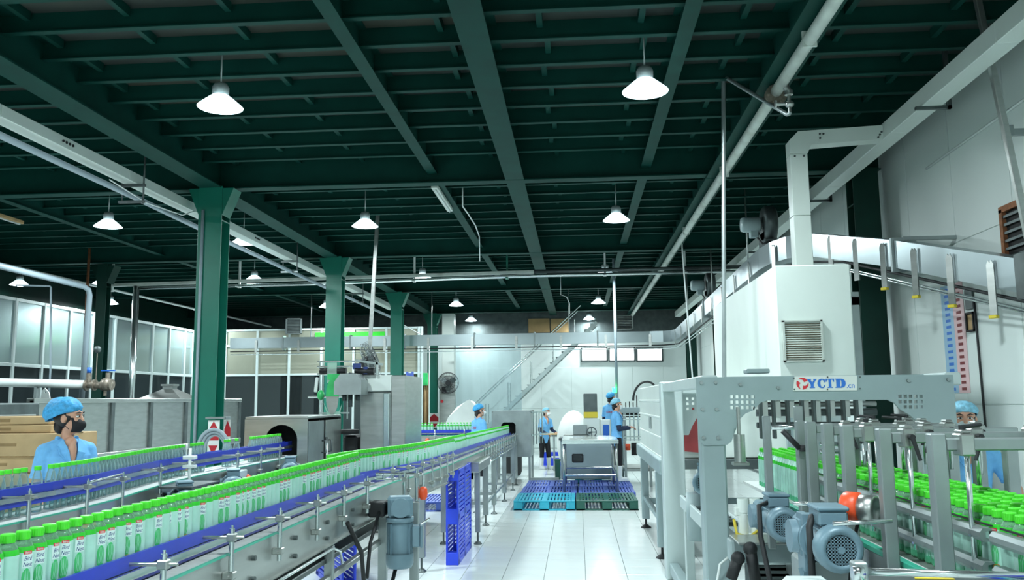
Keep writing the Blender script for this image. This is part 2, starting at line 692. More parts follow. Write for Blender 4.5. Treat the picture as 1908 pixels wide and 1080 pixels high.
# partition on the left (receding) and across the back (facing)
XP, YP, ZP = -12.0, 26.0, 4.02
pl = struct(MB().box(XP-.06, 8.0, 0, XP, YP, .12).build('wall_partition', 'machine_light'))
ys = [9.4+1.0*k for k in range(17)]+[YP-.02]
for a, b in zip(ys, ys[1:]):
    MB().box(XP-.03, a+.03, 2.62, XP-.022, b-.03, ZP-.06).build('sheet', 'ribbed_sheet', pl, fix=False)
    MB().box(XP-.03, a+.03, 1.0, XP-.024, b-.03, 2.56).build('pane', 'glass_dark', pl, fix=False)
    MB().box(XP-.03, a+.03, .12, XP-.022, b-.03, .98).build('sheet', 'ribbed_sheet', pl, fix=False)
for a in ys:
    MB().box(XP-.05, a-.035, 0, XP+.02, a+.035, ZP, 0, .004).build('mullion', 'machine_light', pl, fix=False)
for z in (2.59, .99, ZP-.03):
    MB().box(XP-.04, 9.4, z-.035, XP+.012, YP, z+.035, 0, .004).build('rail', 'machine_light', pl, fix=False)
pf = struct(MB().box(XP, YP, 0, -4.75, YP+.06, .12).build('wall_partition_back', 'machine_light'))
xs = [XP+.02+1.02*k for k in range(8)]+[-4.75]
for i, (a, b) in enumerate(zip(xs, xs[1:])):
    MB().box(a+.03, YP+.02, 2.62, b-.03, YP+.028, ZP-.05).build('sheet', 'ribbed_tan', pf, fix=False)
    MB().box(a+.03, YP+.02, .12, b-.03, YP+.026, 2.56).build('pane', 'glass_dark', pf, fix=False)
for a in xs:
    MB().box(a-.035, YP-.02, 0, a+.035, YP+.05, ZP, 0, .004).build('mullion', 'machine_light', pf, fix=False)
for z in (2.59, 3.5, ZP-.03):
    MB().box(XP, YP-.012, z-.03, -4.75, YP+.04, z+.03, 0, .004).build('rail', 'machine_light', pf, fix=False)

# ------------------------------------------------------------------ lamps
proto = None
LAMP_AT = [(-3.4, 7.75), (.69, 7.75), (-7.5, 13.0), (-3.41, 13.5), (.68, 13.55), (-5.93, 14.7), (-7.5, 19.3), (-3.55, 19.5), (.69, 19.5),
           (-7.5, 25.1), (-3.58, 25.3), (.68, 25.4), (-3.75, 30.3), (.47, 30.5), (-11.45, 19.6), (-11.45, 25.2),
           (-7.5, 7.4), (-11.4, 13.2), (-3.4, 1.9), (.69, 1.9), (-7.5, 1.9), (-3.4, -3.9), (.69, -3.9), (-13.2, 19.2), (-13.2, 23.2)]  # last two are added in the unseen store room to light the crates
LAMP_LB = ['big glowing bay lamp nearest on the left of the ceiling', 'big glowing bay lamp nearest on the right of the ceiling',
           'bay lamp far left in the second row, left of the nearest column', 'bay lamp in the second row above the film labelling machine',
           'bay lamp in the second row right of the centre beam', 'bay lamp peeping out right of the nearest green column',
           'bay lamp under the pipe run between the first two columns', 'bay lamp in the third row just under the long pipe run',
           'bay lamp third row, right, under the long pipe run', 'small bay lamp just left of the second column',
           'small bay lamp fourth row, left of centre', 'small bay lamp fourth row, right of centre',
           'tiny bay lamp in the last row above the wall fan', 'tiny bay lamp in the last row near the tan boards',
           'small bay lamp beside the top of the upright steel pipe', 'tiny bay lamp at the left edge of the nearest column']
OUT = ['far left of the nearest left lamp', 'left end of the second row', 'above the camera on the left', 'above the camera on the right', 'far left beside the camera', 'behind the camera on the left', 'behind the camera on the right', 'added in the store room to light its crates, nearer', 'added in the store room to light its crates, farther']
for i, (x, y) in enumerate(LAMP_AT):
    lb = LAMP_LB[i] if i < len(LAMP_LB) else 'bay lamp outside the view, '+OUT[i-16]
    zr = 4.57
    if proto is None:
        proto = t = thing('bay_lamp', lb, 'lamp', (x, y, zr), 0, 'round bay lamps under the ceiling')
        MB().lathe([(.215, 0), (.20, .015), (.12, .085), (.075, .12), (.07, .121), (.11, .08), (.19, .012), (.205, -.002)], 28, close=False).build('shade', 'lamp_shade', t)
        MB().lathe([(.0, -.02), (.10, -.018), (.17, .0), (.16, .02), (0, .03)], 28).build('diffuser', 'lamp_glow', t)
        MB().lathe([(.078, .115), (.08, .2), (.06, .235), (0, .24)], 16).build('driver_housing', 'lamp_body', t)
        MB().cyl((0, 0, .23), (0, 0, .66), .008, 8).build('hanger', 'lamp_body', t)
    else:
        dup(proto, None, (x, y, zr), 0, lb)
    L = bpy.data.lights.new('bay_lamp_light', 'AREA')
    L.shape = 'DISK'
    L.size = .40
    L.energy = 40 if x < -13 else (LAMP_W*.55 if y > 29 else LAMP_W)
    L.color = LAMP_COL
    lo = bpy.data.objects.new('bay_lamp_light', L)
    C.objects.link(lo)
    lo.location = (x, y, zr-.03)
# ================================================================== BOTTLES
BH = .262


def bottle_body(n=20):
    return [(.0, .003), (.026, .0), (.0305, .006), (.0305, .06), (.029, .075), (.029, .11), (.0305, .125), (.0305, .202), (.0285, .216), (.022, .229), (.0165, .236), (.0165, .242)]


mb = MB().lathe(bottle_body(), 16, 0, close=False)
BOT = mb.build('juice_bottle', 'bottle_juice')
mb = MB()
prof = [(.0185, .2365), (.0192, .2375), (.0192, .258), (.018, .261), (.0, .2625)]
mb.lathe(prof, 20, 0, close=False)
for i in range(20):     # knurling
    a = 2*pi*i/20
    mb.box(-.0011, .0186, .239, .0011, .0198, .257, 0, 0, Matrix.Rotation(a, 4, 'Z'))
mb.build('cap', 'cap_green', BOT, fix=False)
# printed sleeve
mb = MB()
mb.lathe([(.0300, .005), (.0309, .012), (.0309, .03), (.0309, .125), (.0309, .180), (.0309, .203), (.029, .2155), (.0282, .2185)], 20, [1, 1, 0, 0, 0, 2, 2], close=False)
RW = .0312


def wrap(vs, dx, dy, r=RW):
    return [(r*sin((x+dx)/r), -r*cos((x+dx)/r), y+dy) for x, y, *_ in vs]


def patch(pts, dx, dy, m, r=RW):
    k = len(pts)
    mb.add(wrap(pts, dx, dy, r), [tuple(range(k))], m)


def arcpts(cx, cy, r, a0, a1, w, n=10):
    o = [(cx+r*cos(a0+(a1-a0)*i/n), cy+r*sin(a0+(a1-a0)*i/n)) for i in range(n+1)]
    q = [(cx+(r-w)*cos(a0+(a1-a0)*i/n), cy+(r-w)*sin(a0+(a1-a0)*i/n)) for i in range(n+1)]
    return o, q


# grass and leaves along the foot, a plain leafy swirl above it, a gold arc
for i in range(26):
    a = 2*pi*i/26
    x = a*RW
    h = .016+.012*random.random()
    patch([(-.0035, 0), (.0035, 0), (.001+.004*(random.random()-.5), h)], x, .022, 1)
LOW = [(-.0145, .012), (-.012, .004), (-.008, .0), (-.003, -.001), (.001, -.001), (.005, .004), (.008, .016), (.0105, .034)]
TOP = [(-.0145, .042), (-.012, .054), (-.008, .060), (-.003, .064), (.001, .063), (.005, .059), (.008, .052), (.0105, .044)]
for i in range(7):
    a, b, c, d = LOW[i], LOW[i+1], TOP[i+1], TOP[i]
    mb.add(wrap([a, b, c, d], -.002, .096, RW+.0002), [(0, 1, 2, 3)], 3)
for q in range(5):
    x = -.011+.0045*q
    mb.add(wrap([(x, .004), (x+.0012, .004), (x+.004, .03), (x+.0028, .03)], -.001, .100, RW+.0005), [(0, 1, 2, 3)], 0)
    mb.add(wrap([(x+.0028, .03), (x+.004, .03), (x+.001, .054), (x, .054)], -.001, .100, RW+.0005), [(0, 1, 2, 3)], 0)
for rr, mm in ((.017, 4), (.0125, 1)):
    o, q = arcpts(0, 0, rr, .25, pi-.25, .0032)
    for i in range(len(o)-1):
        mb.add(wrap([o[i], o[i+1], q[i+1], q[i]], .001, .083, RW+.0004), [(0, 1, 2, 3)], mm)
for i in range(2):      # gold bar on the back
    mb.add(wrap([(-.01, 0), (.0, 0), (.0, .005), (-.01, .005)], .05+.03*i, .085, RW), [(0, 1, 2, 3)], 4)
for i in range(4):
    patch([(-.011+.0055*i, -.004), (-.0055+.0055*i, -.004), (-.0055+.0055*i, .005), (-.011+.0055*i, .005)], -.002, .202, 5, RW+.0002)
for i in range(6):
    patch([(-.015+.005*i, 0), (-.010+.005*i, 0), (-.010+.005*i, .038), (-.015+.005*i, .038)], -.002, .161, 7, RW+.0001)
for t_, sz, sh_, yy_, m_, bl in (('Bird', .021, .35, .186, 6, .0001), ('Nest', .021, .35, .170, 6, .0001), ('Bidrico', .0088, .1, .2025, 7, .0001)):
    vs, fs = text_mesh(t_, sz, sh_, 0, bl)
    vs = [(x*(.62 if sz > .02 else .62), y*(.8 if sz > .02 else 1)) for x, y, *_ in vs]
    mb.add(wrap(vs, -.002, yy_, RW+.0004), fs, m_)
mb.build('label', ['label_mint', 'label_leaf', 'label_green', 'film_green', 'label_gold', 'logo_red', 'navy_ink', 'label_white'], BOT, fix=False)

mb = MB().lathe([(.0, .004), (.027, .0), (.0315, .006), (.0315, .05), (.030, .058), (.0315, .066), (.0315, .10), (.030, .108), (.0315, .116), (.0315, .15), (.029, .185), (.022, .215), (.0165, .232), (.0165, .242)], 16, 0, close=False)
CLR = mb.build('clear_bottle', 'bottle_clear')
MB().lathe(prof, 20, 0, close=False).build('cap', 'cap_green', CLR, fix=False)

used = {'j': False, 'c': False}


def put(kind, x, y, z, rz, label, group):
    src = BOT if kind == 'j' else CLR
    if not used[kind]:
        used[kind] = True
        src.location = (x, y, z)
        src.rotation_euler = (0, 0, rz)
        tag(src, label, 'bottle', group)
        return src
    c = dup(src, None, (x, y, z), rz, label)
    c['category'] = 'bottle'
    c['group'] = group
    return c


CROWD = MB()


def crowd(x, y, z, n=8):
    CROWD.lathe([(.030, 0), (.0305, .03), (.0305, .185), (.029, .207), (.017, .236)], n, [1, 0, 3, 0], Matrix.Translation((x, y, z)), close=False)
    CROWD.lathe([(.0192, .236), (.0192, .258), (.0, .262)], n, 2, Matrix.Translation((x, y, z)), close=False)


random.seed(11)
BELT_A = 1.108
row_a = 'labelled bottles in single file on the front conveyor'
y = 2.128
NF = 63
fam = .0
while y < 6.12:
    r = random.choice([.15, .5, .9, .3, -.3, -.8, 1.6, 2.6, -1.7, .6, .1, .4])
    put('j', -1.58+random.uniform(-.003, .003), y, BELT_A, r+.55, 'juice bottle, %s back from the far end of the front file' % nth(round((6.12-y)/.0635)+1), row_a)
    y += .0635
# second conveyor, joining from behind and running to the steel hood
PATH2 = [(-1.68, 4.9), (-1.70, 5.4), (-1.68, 6.05), (-1.58, 6.7), (-1.48, 7.5), (-1.45, 8.5), (-1.45, 12.0), (-1.45, 18.2)]


def dz2(y):
    return -.013*max(0, y-6.2)


def x2(y):
    for a, b in zip(PATH2, PATH2[1:]):
        if y <= b[1]:
            return a[0]+(b[0]-a[0])*(y-a[1])/(b[1]-a[1])
    return PATH2[-1][0]


y = 5.78
n2 = 0
while y < 17.9:
    gap = 10.95 < y < 11.25
    if not gap:
        if n2 < 66:
            put('j', x2(y), y, BELT_A+dz2(y), random.uniform(0, 6.28), 'juice bottle, %s from the near end of the second conveyor file' % nth(n2+1), 'labelled bottles on the second conveyor')
            n2 += 1
        else:
            crowd(x2(y), y, BELT_A+dz2(y))
    y += .0635
# bottles crowding the lanes of the packing machine on the right
RX = 1.30
lanes = [RX+.0665*k for k in range(5)]
allr = []
random.seed(5)
for k, x in enumerate(lanes):
    y = 2.42+.02*k+(.032 if k % 2 else 0)
    while y < 6.3:
        allr.append((y, k, x))
        y += .0645+random.uniform(0, .004)
allr.sort()
cnt = [0]*5
for i, (y, k, x) in enumerate(allr):
    if i < 165:
        cnt[k] += 1
        put('j', x+random.uniform(-.002, .002), y, BELT_A, random.uniform(0, 6.28), 'juice bottle in packing lane %s from the left, %s from the front' % (('one', 'two', 'three', 'four', 'five')[k], nth(cnt[k])), 'labelled bottles in the packing lanes')
    else:
        crowd(x, y, BELT_A, 10)
# unlabelled bottles on the left conveyor
PATHB = [(-3.12, 3.4), (-3.13, 4.9), (-3.17, 5.4), (-3.28, 6.0), (-3.39, 6.7), (-3.42, 7.3), (-3.42, 9.79)]


def xb(y):
    for a, b in zip(PATHB, PATHB[1:]):
        if y <= b[1]:
            return a[0]+(b[0]-a[0])*(y-a[1])/(b[1]-a[1])
    return PATHB[-1][0]


BELT_B = 1.112
y = 3.9
nb = 0
while y < 9.75:
    if not (4.70 < y < 4.76 or 4.84 < y < 4.90 or 7.72 < y < 8.18 or 8.3 < y < 8.42 or 8.50 < y < 8.85 or 7.28 < y < 7.40):
        nb += 1
        put('c', xb(y)+random.uniform(-.004, .004), y, BELT_B, random.uniform(0, 6), 'clear bottle, %s from the near end of the left conveyor' % nth(nb), 'unlabelled bottles on the left conveyor')
    y += .066
# far conveyor
y = 17.55
x = -3.45
while x < -1.98:
    if not (-2.98 < x < -2.90):
        crowd(x, y, 1.03, 6)
    x += .066
co = CROWD.build('bottle_crowd', ['label_mint', 'label_leaf', 'cap_green', 'label_green'], fix=False)
tag(co, 'remaining small green capped bottles far down the conveyors and packing lanes', 'bottles', kind='stuff')

# ================================================================== CONVEYORS


def gear_motor(parent, M, ln=.26, r=.075, label=None, name='gear_motor'):
    """motor with its axis along local +x (fan end at +x), gearbox behind, terminal box on top"""
    mb = MB()
    mb.box(-.17, -.075, -.085, -.03, .075, .085, 0, .018, M)
    mb.cyl(M @ V((-.10, -.105, 0)), M @ V((-.10, .105, 0)), .065, 20)
    mb.cyl(M @ V((-.03, 0, 0)), M @ V((.0, 0, 0)), r*1.12, 24)
    g = mb.build(name, 'motor_blue', parent, label=label)
    mb = MB()
    mb.cyl(M @ V((0, 0, 0)), M @ V((ln*.72, 0, 0)), r*.88, 24)
    for i in range(26):
        a = 2*pi*i/26
        if abs(sin(a)-1) < .25:
            continue
        R = M @ Matrix.Rotation(a, 4, 'X')
        mb.box(.01, -.0025, r*.85, ln*.70, .0025, r*1.06, 0, 0, R)
    mb.build('finned_housing', 'motor_blue', g, fix=False)
    mb = MB()
    R = M @ Matrix.Rotation(pi/2, 4, 'Y')
    mb.lathe([(r*1.09, ln*.68), (r*1.12, ln*.72), (r*1.12, ln*.9), (r*.98, ln*.985), (r*.72, ln), (r*.70, ln-.012), (0, ln-.014)], 24, 0, R, close=False)
    fc = mb.build('fan_cover', 'motor_blue', g)
    mb = MB()
    mb.cyl(M @ V((ln-.011, 0, 0)), M @ V((ln-.0085, 0, 0)), r*.70, 24, 0)
    for k in range(-4, 5):
        h = sqrt(max(0, 1-(k/4.6)**2))*r*.69
        mb.box(ln-.0085, k*r*.152-.0022, -h, ln-.002, k*r*.152+.0022, h, 1, 0, M)
        mb.box(ln-.0085, -h, k*r*.152-.0022, ln-.002, h, k*r*.152+.0022, 1, 0, M)
    mb.cyl(M @ V((ln-.006, 0, 0)), M @ V((ln, 0, 0)), r*.16, 12, 1)
    mb.build('fan_grille', ['dark_inside', 'motor_blue'], g, fix=False)
    mb = MB()
    mb.box(.03, -.055, r*.95, .17, .055, r*.95+.055, 0, .008, M)
    mb.box(.025, -.06, r*.95+.055, .175, .06, r*.95+.072, 0, .006, M)
    mb.build('terminal_box', 'motor_blue', g)
    return g


def frame_m(o, x, z):
    """matrix with local x along x, local z along z"""
    x, z = V(x).normalized(), V(z).normalized()
    y = z.cross(x)
    return Matrix(((x.x, y.x, z.x, o[0]), (x.y, y.y, z.y, o[1]), (x.z, y.z, z.z, o[2]), (0, 0, 0, 1)))


def post(parent, x, y, z0, z1, side, r=.011, rod=True, foot=True, rz=.035):
    mb = MB()
    mb.cyl((x, y, z0), (x, y, z1), r, 10)
    mb.cyl((x, y, z1), (x, y, z1+.012), r*.55, 8)
    p = mb.build('rail_post', 'steel_bright', parent, fix=False)
    mb = MB()
    if rod:
        mb.cyl((x-side*.16, y, z1-rz), (x+side*.05, y, z1-rz), .0065, 8)
    mb.box(x-.018, y-.018, z1-rz-.016, x+.018, y+.018, z1-rz+.016, 0, .004)
    if foot:
        mb.box(x-side*.03, y-.022, z0+.03, x+.018, y+.022, z0+.06, 0, .004)
        mb.cyl((x, y-.04, z0+.045), (x, y+.04, z0+.045), .006, 8)
    mb.build('clamp', 'steel', p, fix=False)
    return p


def side_leg(parent, x, y, ztop, w=.05):
    mb = MB()
    mb.box(x-w/2, y-w/2, .14, x+w/2, y+w/2, ztop, 0, .004)
    l = mb.build('leg', 'steel_dull', parent, fix=False)
    mb = MB()
    mb.cyl((x, y, .02), (x, y, .15), .011, 8)
    mb.lathe([(.05, 0), (.05, .008), (.028, .03), (.015, .034)], 14, 0, Matrix.Translation((x, y, 0)))
    mb.build('levelling_foot', 'steel_dark', l, fix=False)
    return l


def rails(parent, path, zt, zb, zlt, zlb, off, both=True):
    """upper and lower blue guide strips with a steel strip between, on one or both sides"""
    for sgn in ((1, -1) if both else (1,)):
        a, b = sgn*off, sgn*(off+.012)
        mb = sweep(MB(), rect(min(a, b), zb, max(a, b), zt), path)
        mb.build('guide_strip', 'guide_blue', parent, fix=False)
        mb = sweep(MB(), rect(min(a, b), zlb, max(a, b), zlt), path)
        mb.build('guide_strip', 'guide_blue', parent, fix=False)
        c, d = sgn*(off+.012), sgn*(off+.03)
        mb = sweep(MB(), rect(min(c, d), zlt+.004, max(c, d), zb-.002), path)
        mb.build('guide_rail', 'steel_bright', parent, fix=False)


def belt(parent, path, z, hw, plate_h, links=True, teal=True):
    mb = sweep(MB(), rect(-hw, z-.02, hw, z), path)
    mb.build('belt', 'belt_white', parent, fix=False)
    for s in (-1, 1):
        a, b = s*(hw+.001), s*(hw+.007)
        p = sweep(MB(), rect(min(a, b), z-plate_h, max(a, b), z-.006), path)
        p = p.build('side_plate', 'steel', parent, fix=False)
        c = s*(hw+.03)
        sweep(MB(), rect(min(b, c), z-plate_h, max(b, c), z-plate_h+.005), path).build('flange', 'steel', p, fix=False)
        if teal:
            a, b = s*(hw+.001), s*(hw+.012)
            sweep(MB(), rect(min(a, b), z-.005, max(a, b), z+.004), path).build('wear_strip', 'teal', parent, fix=False)


# ---- front conveyor A
A = thing('bottle_conveyor', 'front steel conveyor with blue guide rails running from bottom left to the motor', 'conveyor', (0, 0, 0))
pa = [(-1.58, .9), (-1.58, 6.15)]
belt(A, [(-1.58, .9), (-1.58, 6.0), (-1.565, 6.5), (-1.53, 7.0)], BELT_A, .13, .2)
rails(A, pa, 1.209, 1.159, 1.1255, 1.112, .033)
for yy in (2.33, 2.9, 3.48, 4.05, 4.64, 5.17, 5.75):
    post(A, -1.415, yy, .985, 1.215, 1)
    post(A, -1.745, yy, .985, 1.215, -1)
for yy in (2.1, 2.62, 3.18, 3.78, 4.34, 4.9, 5.45):
    mb = MB()
    for zz in (.955, 1.045):
        mb.cyl((-1.455, yy, zz), (-1.425, yy, zz), .012, 8)
    mb.build('bolt', 'steel_dark', A, fix=False)
MB().tube([(-1.40, 1.2, .90), (-1.40, 4.9, .90), (-1.40, 5.05, .86), (-1.40, 5.1, .78)], .008, 8).build('sensor_conduit', 'steel_bright', A)
MB().box(-1.72, 1.0, .80, -1.46, 6.6, .83, 0, .004).build('return_tray', 'steel_dark', A)
MB().box(-1.47, 1.0, .70, -1.43, 6.7, .735, 0, .004).build('lower_rail', 'steel', A)
for yy in (2.4, 5.0):
    side_leg(A, -1.45, yy, .9)
    side_leg(A, -1.71, yy, .9)
for x in (-1.19, -1.42):
    side_leg(A, x, 6.25, 1.0, .06)
gm = gear_motor(A, frame_m((-1.235, 5.95, .905), (0, 0, -1), (1, .25, 0)), .31, .085, 'blue grey gear motor hanging upright at the end of the front conveyor')
MB().box(-1.44, 5.87, .94, -1.33, 6.03, 1.04, 0, .01).build('drive_flange', 'rubber', A)
mb = MB()
mb.tube([(-1.50, 6.35, 1.19), (-1.16, 6.35, 1.19), (-1.145, 6.35, 1.18), (-1.143, 6.35, 1.10)], .011, 10)
mb.tube([(-1.50, 6.35, 1.155), (-1.28, 6.35, 1.155)], .008, 8)
for x in (-1.44, -1.38, -1.32):
    mb.cyl((x, 6.35, 1.15), (x, 6.35, 1.195), .012, 8)
mb.build('sensor_bar', 'steel_bright', A, fix=False)
post(A, -1.275, 6.3, .9, 1.19, 1, .015, False)
post(A, -1.185, 6.3, .93, 1.22, 1, .014, False)
mb = MB()
mb.lathe([(.0, -.05), (.02, -.048), (.03, -.03), (.033, 0), (.03, .03), (.018, .045), (0, .047)], 14, 0, frame_m((-1.142, 6.33, 1.055), (1, 0, 0), (0, 0, 1)))
mb.build('photo_sensor', 'orange', A, label='round orange photo sensor on a bent steel rod')
mb = MB()
mb.tube([(-1.16, 6.0, .84), (-1.06, 6.1, .90), (-1.05, 6.1, .90)], .008, 8)
mb.tube([(-1.15, 5.94, .80), (-1.10, 5.95, .84), (-1.085, 5.96, .83)], .006, 8)
mb.build('bracket_rod', 'steel_bright', A, fix=False)
mb = MB()
mb.tube([(-1.40, 5.2, 1.0), (-1.35, 5.35, .8), (-1.36, 5.5, .5), (-1.46, 5.4, .28), (-1.65, 5.2, .2), (-1.8, 4.9, .17)], .014, 8)
mb.tube([(-1.26, 5.95, .60), (-1.30, 5.8, .35), (-1.5, 5.5, .12), (-1.75, 5.0, .05), (-1.9, 4.4, .02)], .014, 8)
mb.tube([(-1.36, 5.9, 1.0), (-1.38, 5.7, .8), (-1.35, 5.5, .62)], .012, 8)
mb.build('power_cable', 'rubber', A)

# ---- second conveyor
B2 = thing('bottle_conveyor', 'long second conveyor receding to the steel hood on slim legs', 'conveyor')


def sub(path, y0, y1):
    out = [(x2(y0), y0, dz2(y0))]
    for x, y in path:
        if y0 < y < y1:
            out.append((x, y, dz2(y)))
    out.append((x2(y1), y1, dz2(y1)))
    return out


belt(B2, sub(PATH2, 5.6, 8.7), BELT_A, .12, .17)
belt(B2, sub(PATH2, 8.7, 18.1), BELT_A, .12, .075)
rails(B2, sub(PATH2, 6.17, 18.1), 1.209, 1.163, 1.137, 1.115, .033)
yy = 6.65
while yy < 9.2:
    post(B2, x2(yy)+.15, yy, .97+dz2(yy), 1.235+dz2(yy), 1, .008)
    yy += .38
yy = 12.0
while yy < 18.0:
    post(B2, x2(yy)+.15, yy, .95+dz2(yy), 1.20+dz2(yy), 1, .011)
    yy += .42
MB().tube([(-1.27, 11.8, .86), (-1.27, 18.1, .80)], .012, 8).build('lower_rail', 'steel_bright', B2)
for (yy, xr) in ((8.9, -1.62), (12.17, -1.31), (13.36, -1.31), (15.0, -1.29), (16.8, -1.28), (17.8, -1.29)):
    side_leg(B2, xr, yy, BELT_A+dz2(yy)-.07, .07)
for (yy, xr) in ((12.6, -1.60), (13.5, -1.60), (15.0, -1.6), (16.8, -1.6)):
    side_leg(B2, xr, yy, BELT_A+dz2(yy)-.07, .06)
mb = MB()
for yy in (12.17, 13.4, 15.0, 16.8):
    mb.bar((-1.6, yy, .3), (-1.3, yy, .3), .04, .04)
mb.bar((-1.3, 12.17, .3), (-1.3, 17.8, .3), .03, .03)
mb.build('brace', 'steel_dull', B2, fix=False)
tb = MB().box(-1.72, 10.45, .86, -1.20, 11.75, .975, 0, .01)
tb.bar((-1.72, 10.45, .98), (-1.20, 10.45, .98), .02, .02)
tb.build('drip_tray', 'steel', B2)
for x in (-1.66, -1.24):
    side_leg(B2, x, 10.6, .87, .06)

# ---- left conveyor with unlabelled bottles
B = thing('bottle_conveyor', 'left steel conveyor of unlabelled bottles curving into the steel tunnel', 'conveyor')
pb = PATHB[:-1]+[(-3.42, 10.0)]
belt(B, [(x+.02, y) for x, y in pb], BELT_B, .15, .2)
rails(B, pb, 1.275, 1.228, 1.195, 1.168, .036)
for yy in (3.95, 4.45, 5.02, 5.52, 6.3, 6.95, 8.0, 8.6, 9.15):
    post(B, xb(yy)+.20, yy, 1.0, 1.27, 1)
for yy in (4.7, 5.6):
    mb = MB()
    mb.cyl((xb(yy)+.165, yy, 1.02), (xb(yy)+.235, yy, 1.02), .035, 14)
    mb.build('sensor_mount', 'black', B)
mb = MB()
for k, yy in enumerate((5.02, 8.15)):
    mb.lathe([(.0, -.045), (.024, -.042), (.036, -.02), (.036, .02), (.024, .042), (0, .045)], 14, 0, frame_m((xb(yy)+.26, yy-.1, 1.02), (0, 1, 0), (1, .3, 0)))
mb.build('photo_sensor', 'orange', B, label='round orange photo sensors on the side plate')
MB().tube([(xb(5.02)+.20, 5.02, 1.26), (xb(5.5)+.20, 5.5, 1.27)], .006, 6).build('tie_rod', 'steel_bright', B)
MB().tube([(-3.05, 6.0, .85), (-3.15, 9.7, .85)], .012, 8).build('sensor_conduit', 'steel_bright', B)
gear_motor(B, frame_m((-3.08, 7.55, .99), (.45, -1, 0), (0, 0, 1)), .30, .095, 'blue grey motor in the middle of the left conveyor')
gear_motor(B, frame_m((-3.10, 9.15, 1.0), (.35, -1, 0), (0, 0, 1)), .30, .09, 'blue grey motor beside the steel tunnel')
gear_motor(B, frame_m((-3.02, 6.45, .985), (.6, -1, 0), (0, 0, 1)), .30, .095, 'blue grey motor half hidden by the front bottles')
MB().box(-3.12, 6.25, 1.10, -2.86, 6.75, 1.112, 0, .003).build('motor_shelf', 'steel_dark', B)
MB().box(-3.22, 7.75, .98, -3.14, 8.05, 1.1, 0, .008).build('junction_box', 'machine_light', B)
for yy in (4.2, 5.9, 7.0, 8.8):
    side_leg(B, xb(yy)+.16, yy, .93)
    side_leg(B, xb(yy)-.13, yy, .93)
# ================================================================== LEFT AND OVERHEAD SERVICES
def single(mb, name, m, label, cat, fix=True, group=None):
    return tag(mb.build(name, m, fix=fix), label, cat, group)


# white trunking and its conduit along the left columns
t = thing('cable_trunking', 'long white metal cable trunking hung beside the left columns', 'trunking')
for k in range(9):
    y0 = 5.2+2.4*k
    b = MB().box(-5.70, y0+.003, 4.50, -5.52, min(y0+2.397, 25.6), 4.63, 0, .006)
    b.build('trunking_length', 'machine_white', t)
for y in (8.6, 14.2):
    mb = MB()
    for q in range(4):
        mb.cyl((-5.51, y+q*.06, 4.57), (-5.52, y+q*.06, 4.57), .016, 8)
    mb.build('vent_hole', 'black', t)
for y in (10.2, 16.2, 21.4):
    mb = MB()
    mb.cyl((-5.44, y, 4.24), (-5.44, y, DECK), .012, 8)
    mb.bar((-5.76, y, 4.48), (-5.42, y, 4.48), .04, .03)
    mb.bar((-5.76, y, 4.27), (-5.42, y, 4.27), .04, .03)
    mb.cyl((-5.72, y, 4.27), (-5.72, y, 4.66), .01, 8)
    mb.build('hanger', 'steel_dark', t)
t = single(MB().tube([(-5.62, 4.8, 4.37), (-5.62, 10.4, 4.36), (-5.60, 12.9, 4.32), (-5.56, 16.0, 4.28), (-5.60, 25.6, 4.27)], .036, 12), 'conduit_pipe', 'pvc_grey', 'grey plastic conduit pipe running under the white trunking', 'pipe')
single(MB().tube([(-5.55, 9.6, 4.40), (-5.5, 10.4, 4.30), (-5.4, 11.2, 4.31), (-5.34, 11.44, 4.42)], .008, 6), 'loose_wire', 'pvc_white', 'thin pale wire sagging beside the head of the nearest column', 'wire')

# pipe run across the hall
t = thing('pipe_run', 'long white and steel pipe run crossing the hall under the second girder', 'pipe')
MB().bar((-10.9, 18.6, 4.43), (-.9, 18.6, 4.53), .10, .07, 0, .006).build('cable_channel', 'pipe_white', t)
MB().cyl((-.9, 18.6, 4.535), (3.7, 18.6, 4.54), .042, 12).build('upper_pipe', 'steel_dark', t)
MB().tube([(-9.97, 18.6, 4.345), (-5.5, 18.6, 4.37), (-.9, 18.6, 4.445), (3.7, 18.6, 4.445)], .036, 12).build('lower_pipe', 'steel_bright', t)
for x in (-10.6, -7.6, -3.58, -1.5, .66, 2.4):
    mb = MB()
    zb = 4.30+.0105*(x+10.6)
    mb.bar((x, 18.68, zb), (x, 18.68, DECK), .04, .04)
    mb.bar((x, 18.50, zb), (x, 18.70, zb), .06, .02)
    mb.build('hanger', 'column_green' if x == -1.5 else 'pvc_white', t)
MB().cyl((-9.985, 18.6, 0), (-9.985, 18.6, 4.40), .07, 14).build('drop_pipe', 'steel_bright', t)

for (pts, r, m, nm, lb) in (
        ([(-9, 10, 3.92), (-9, 14.9, 3.88), (-9, 15.05, 3.84), (-9, 15.1, 3.74), (-9.08, 15.15, 1.745)], .05, 'pvc_grey', 'drop_pipe', 'grey plastic pipe bending down at the far left, in front of the ribbed sheets'),
        ([at(30, 531, Y=15.3), at(93, 533, Y=15.3), at(95, 535, Y=15.3), at(94, 690, Y=15.3), V((at(94, 690, Y=15.3).x, 15.3, 1.745))], .018, 'pvc_grey', 'thin_pipe', 'thin grey pipe with one square corner at the far left'),
        ([(-11, 11, 4.42), (-11, 30, 4.46)], .03, 'pvc_white', 'long_pipe', 'long thin white pipe receding over the left partition'),
        ([(-10.55, 17.6, 0), (-10.55, 17.6, DECK)], .03, 'rust', 'riser_pipe', 'rusty riser pipe on the dark left column'),
        ([V((at(742, 600, Y=25).x, 25, DECK)), at(742, 600, Y=25), at(800, 632, Y=25), V((at(800, 632, Y=25).x, 25, 0))], .018, 'pvc_white', 'slanting_pipe', 'thin white slanting pipe right of the third column')):
    single(MB().tube(pts, r, 10), nm, m, lb, 'pipe')

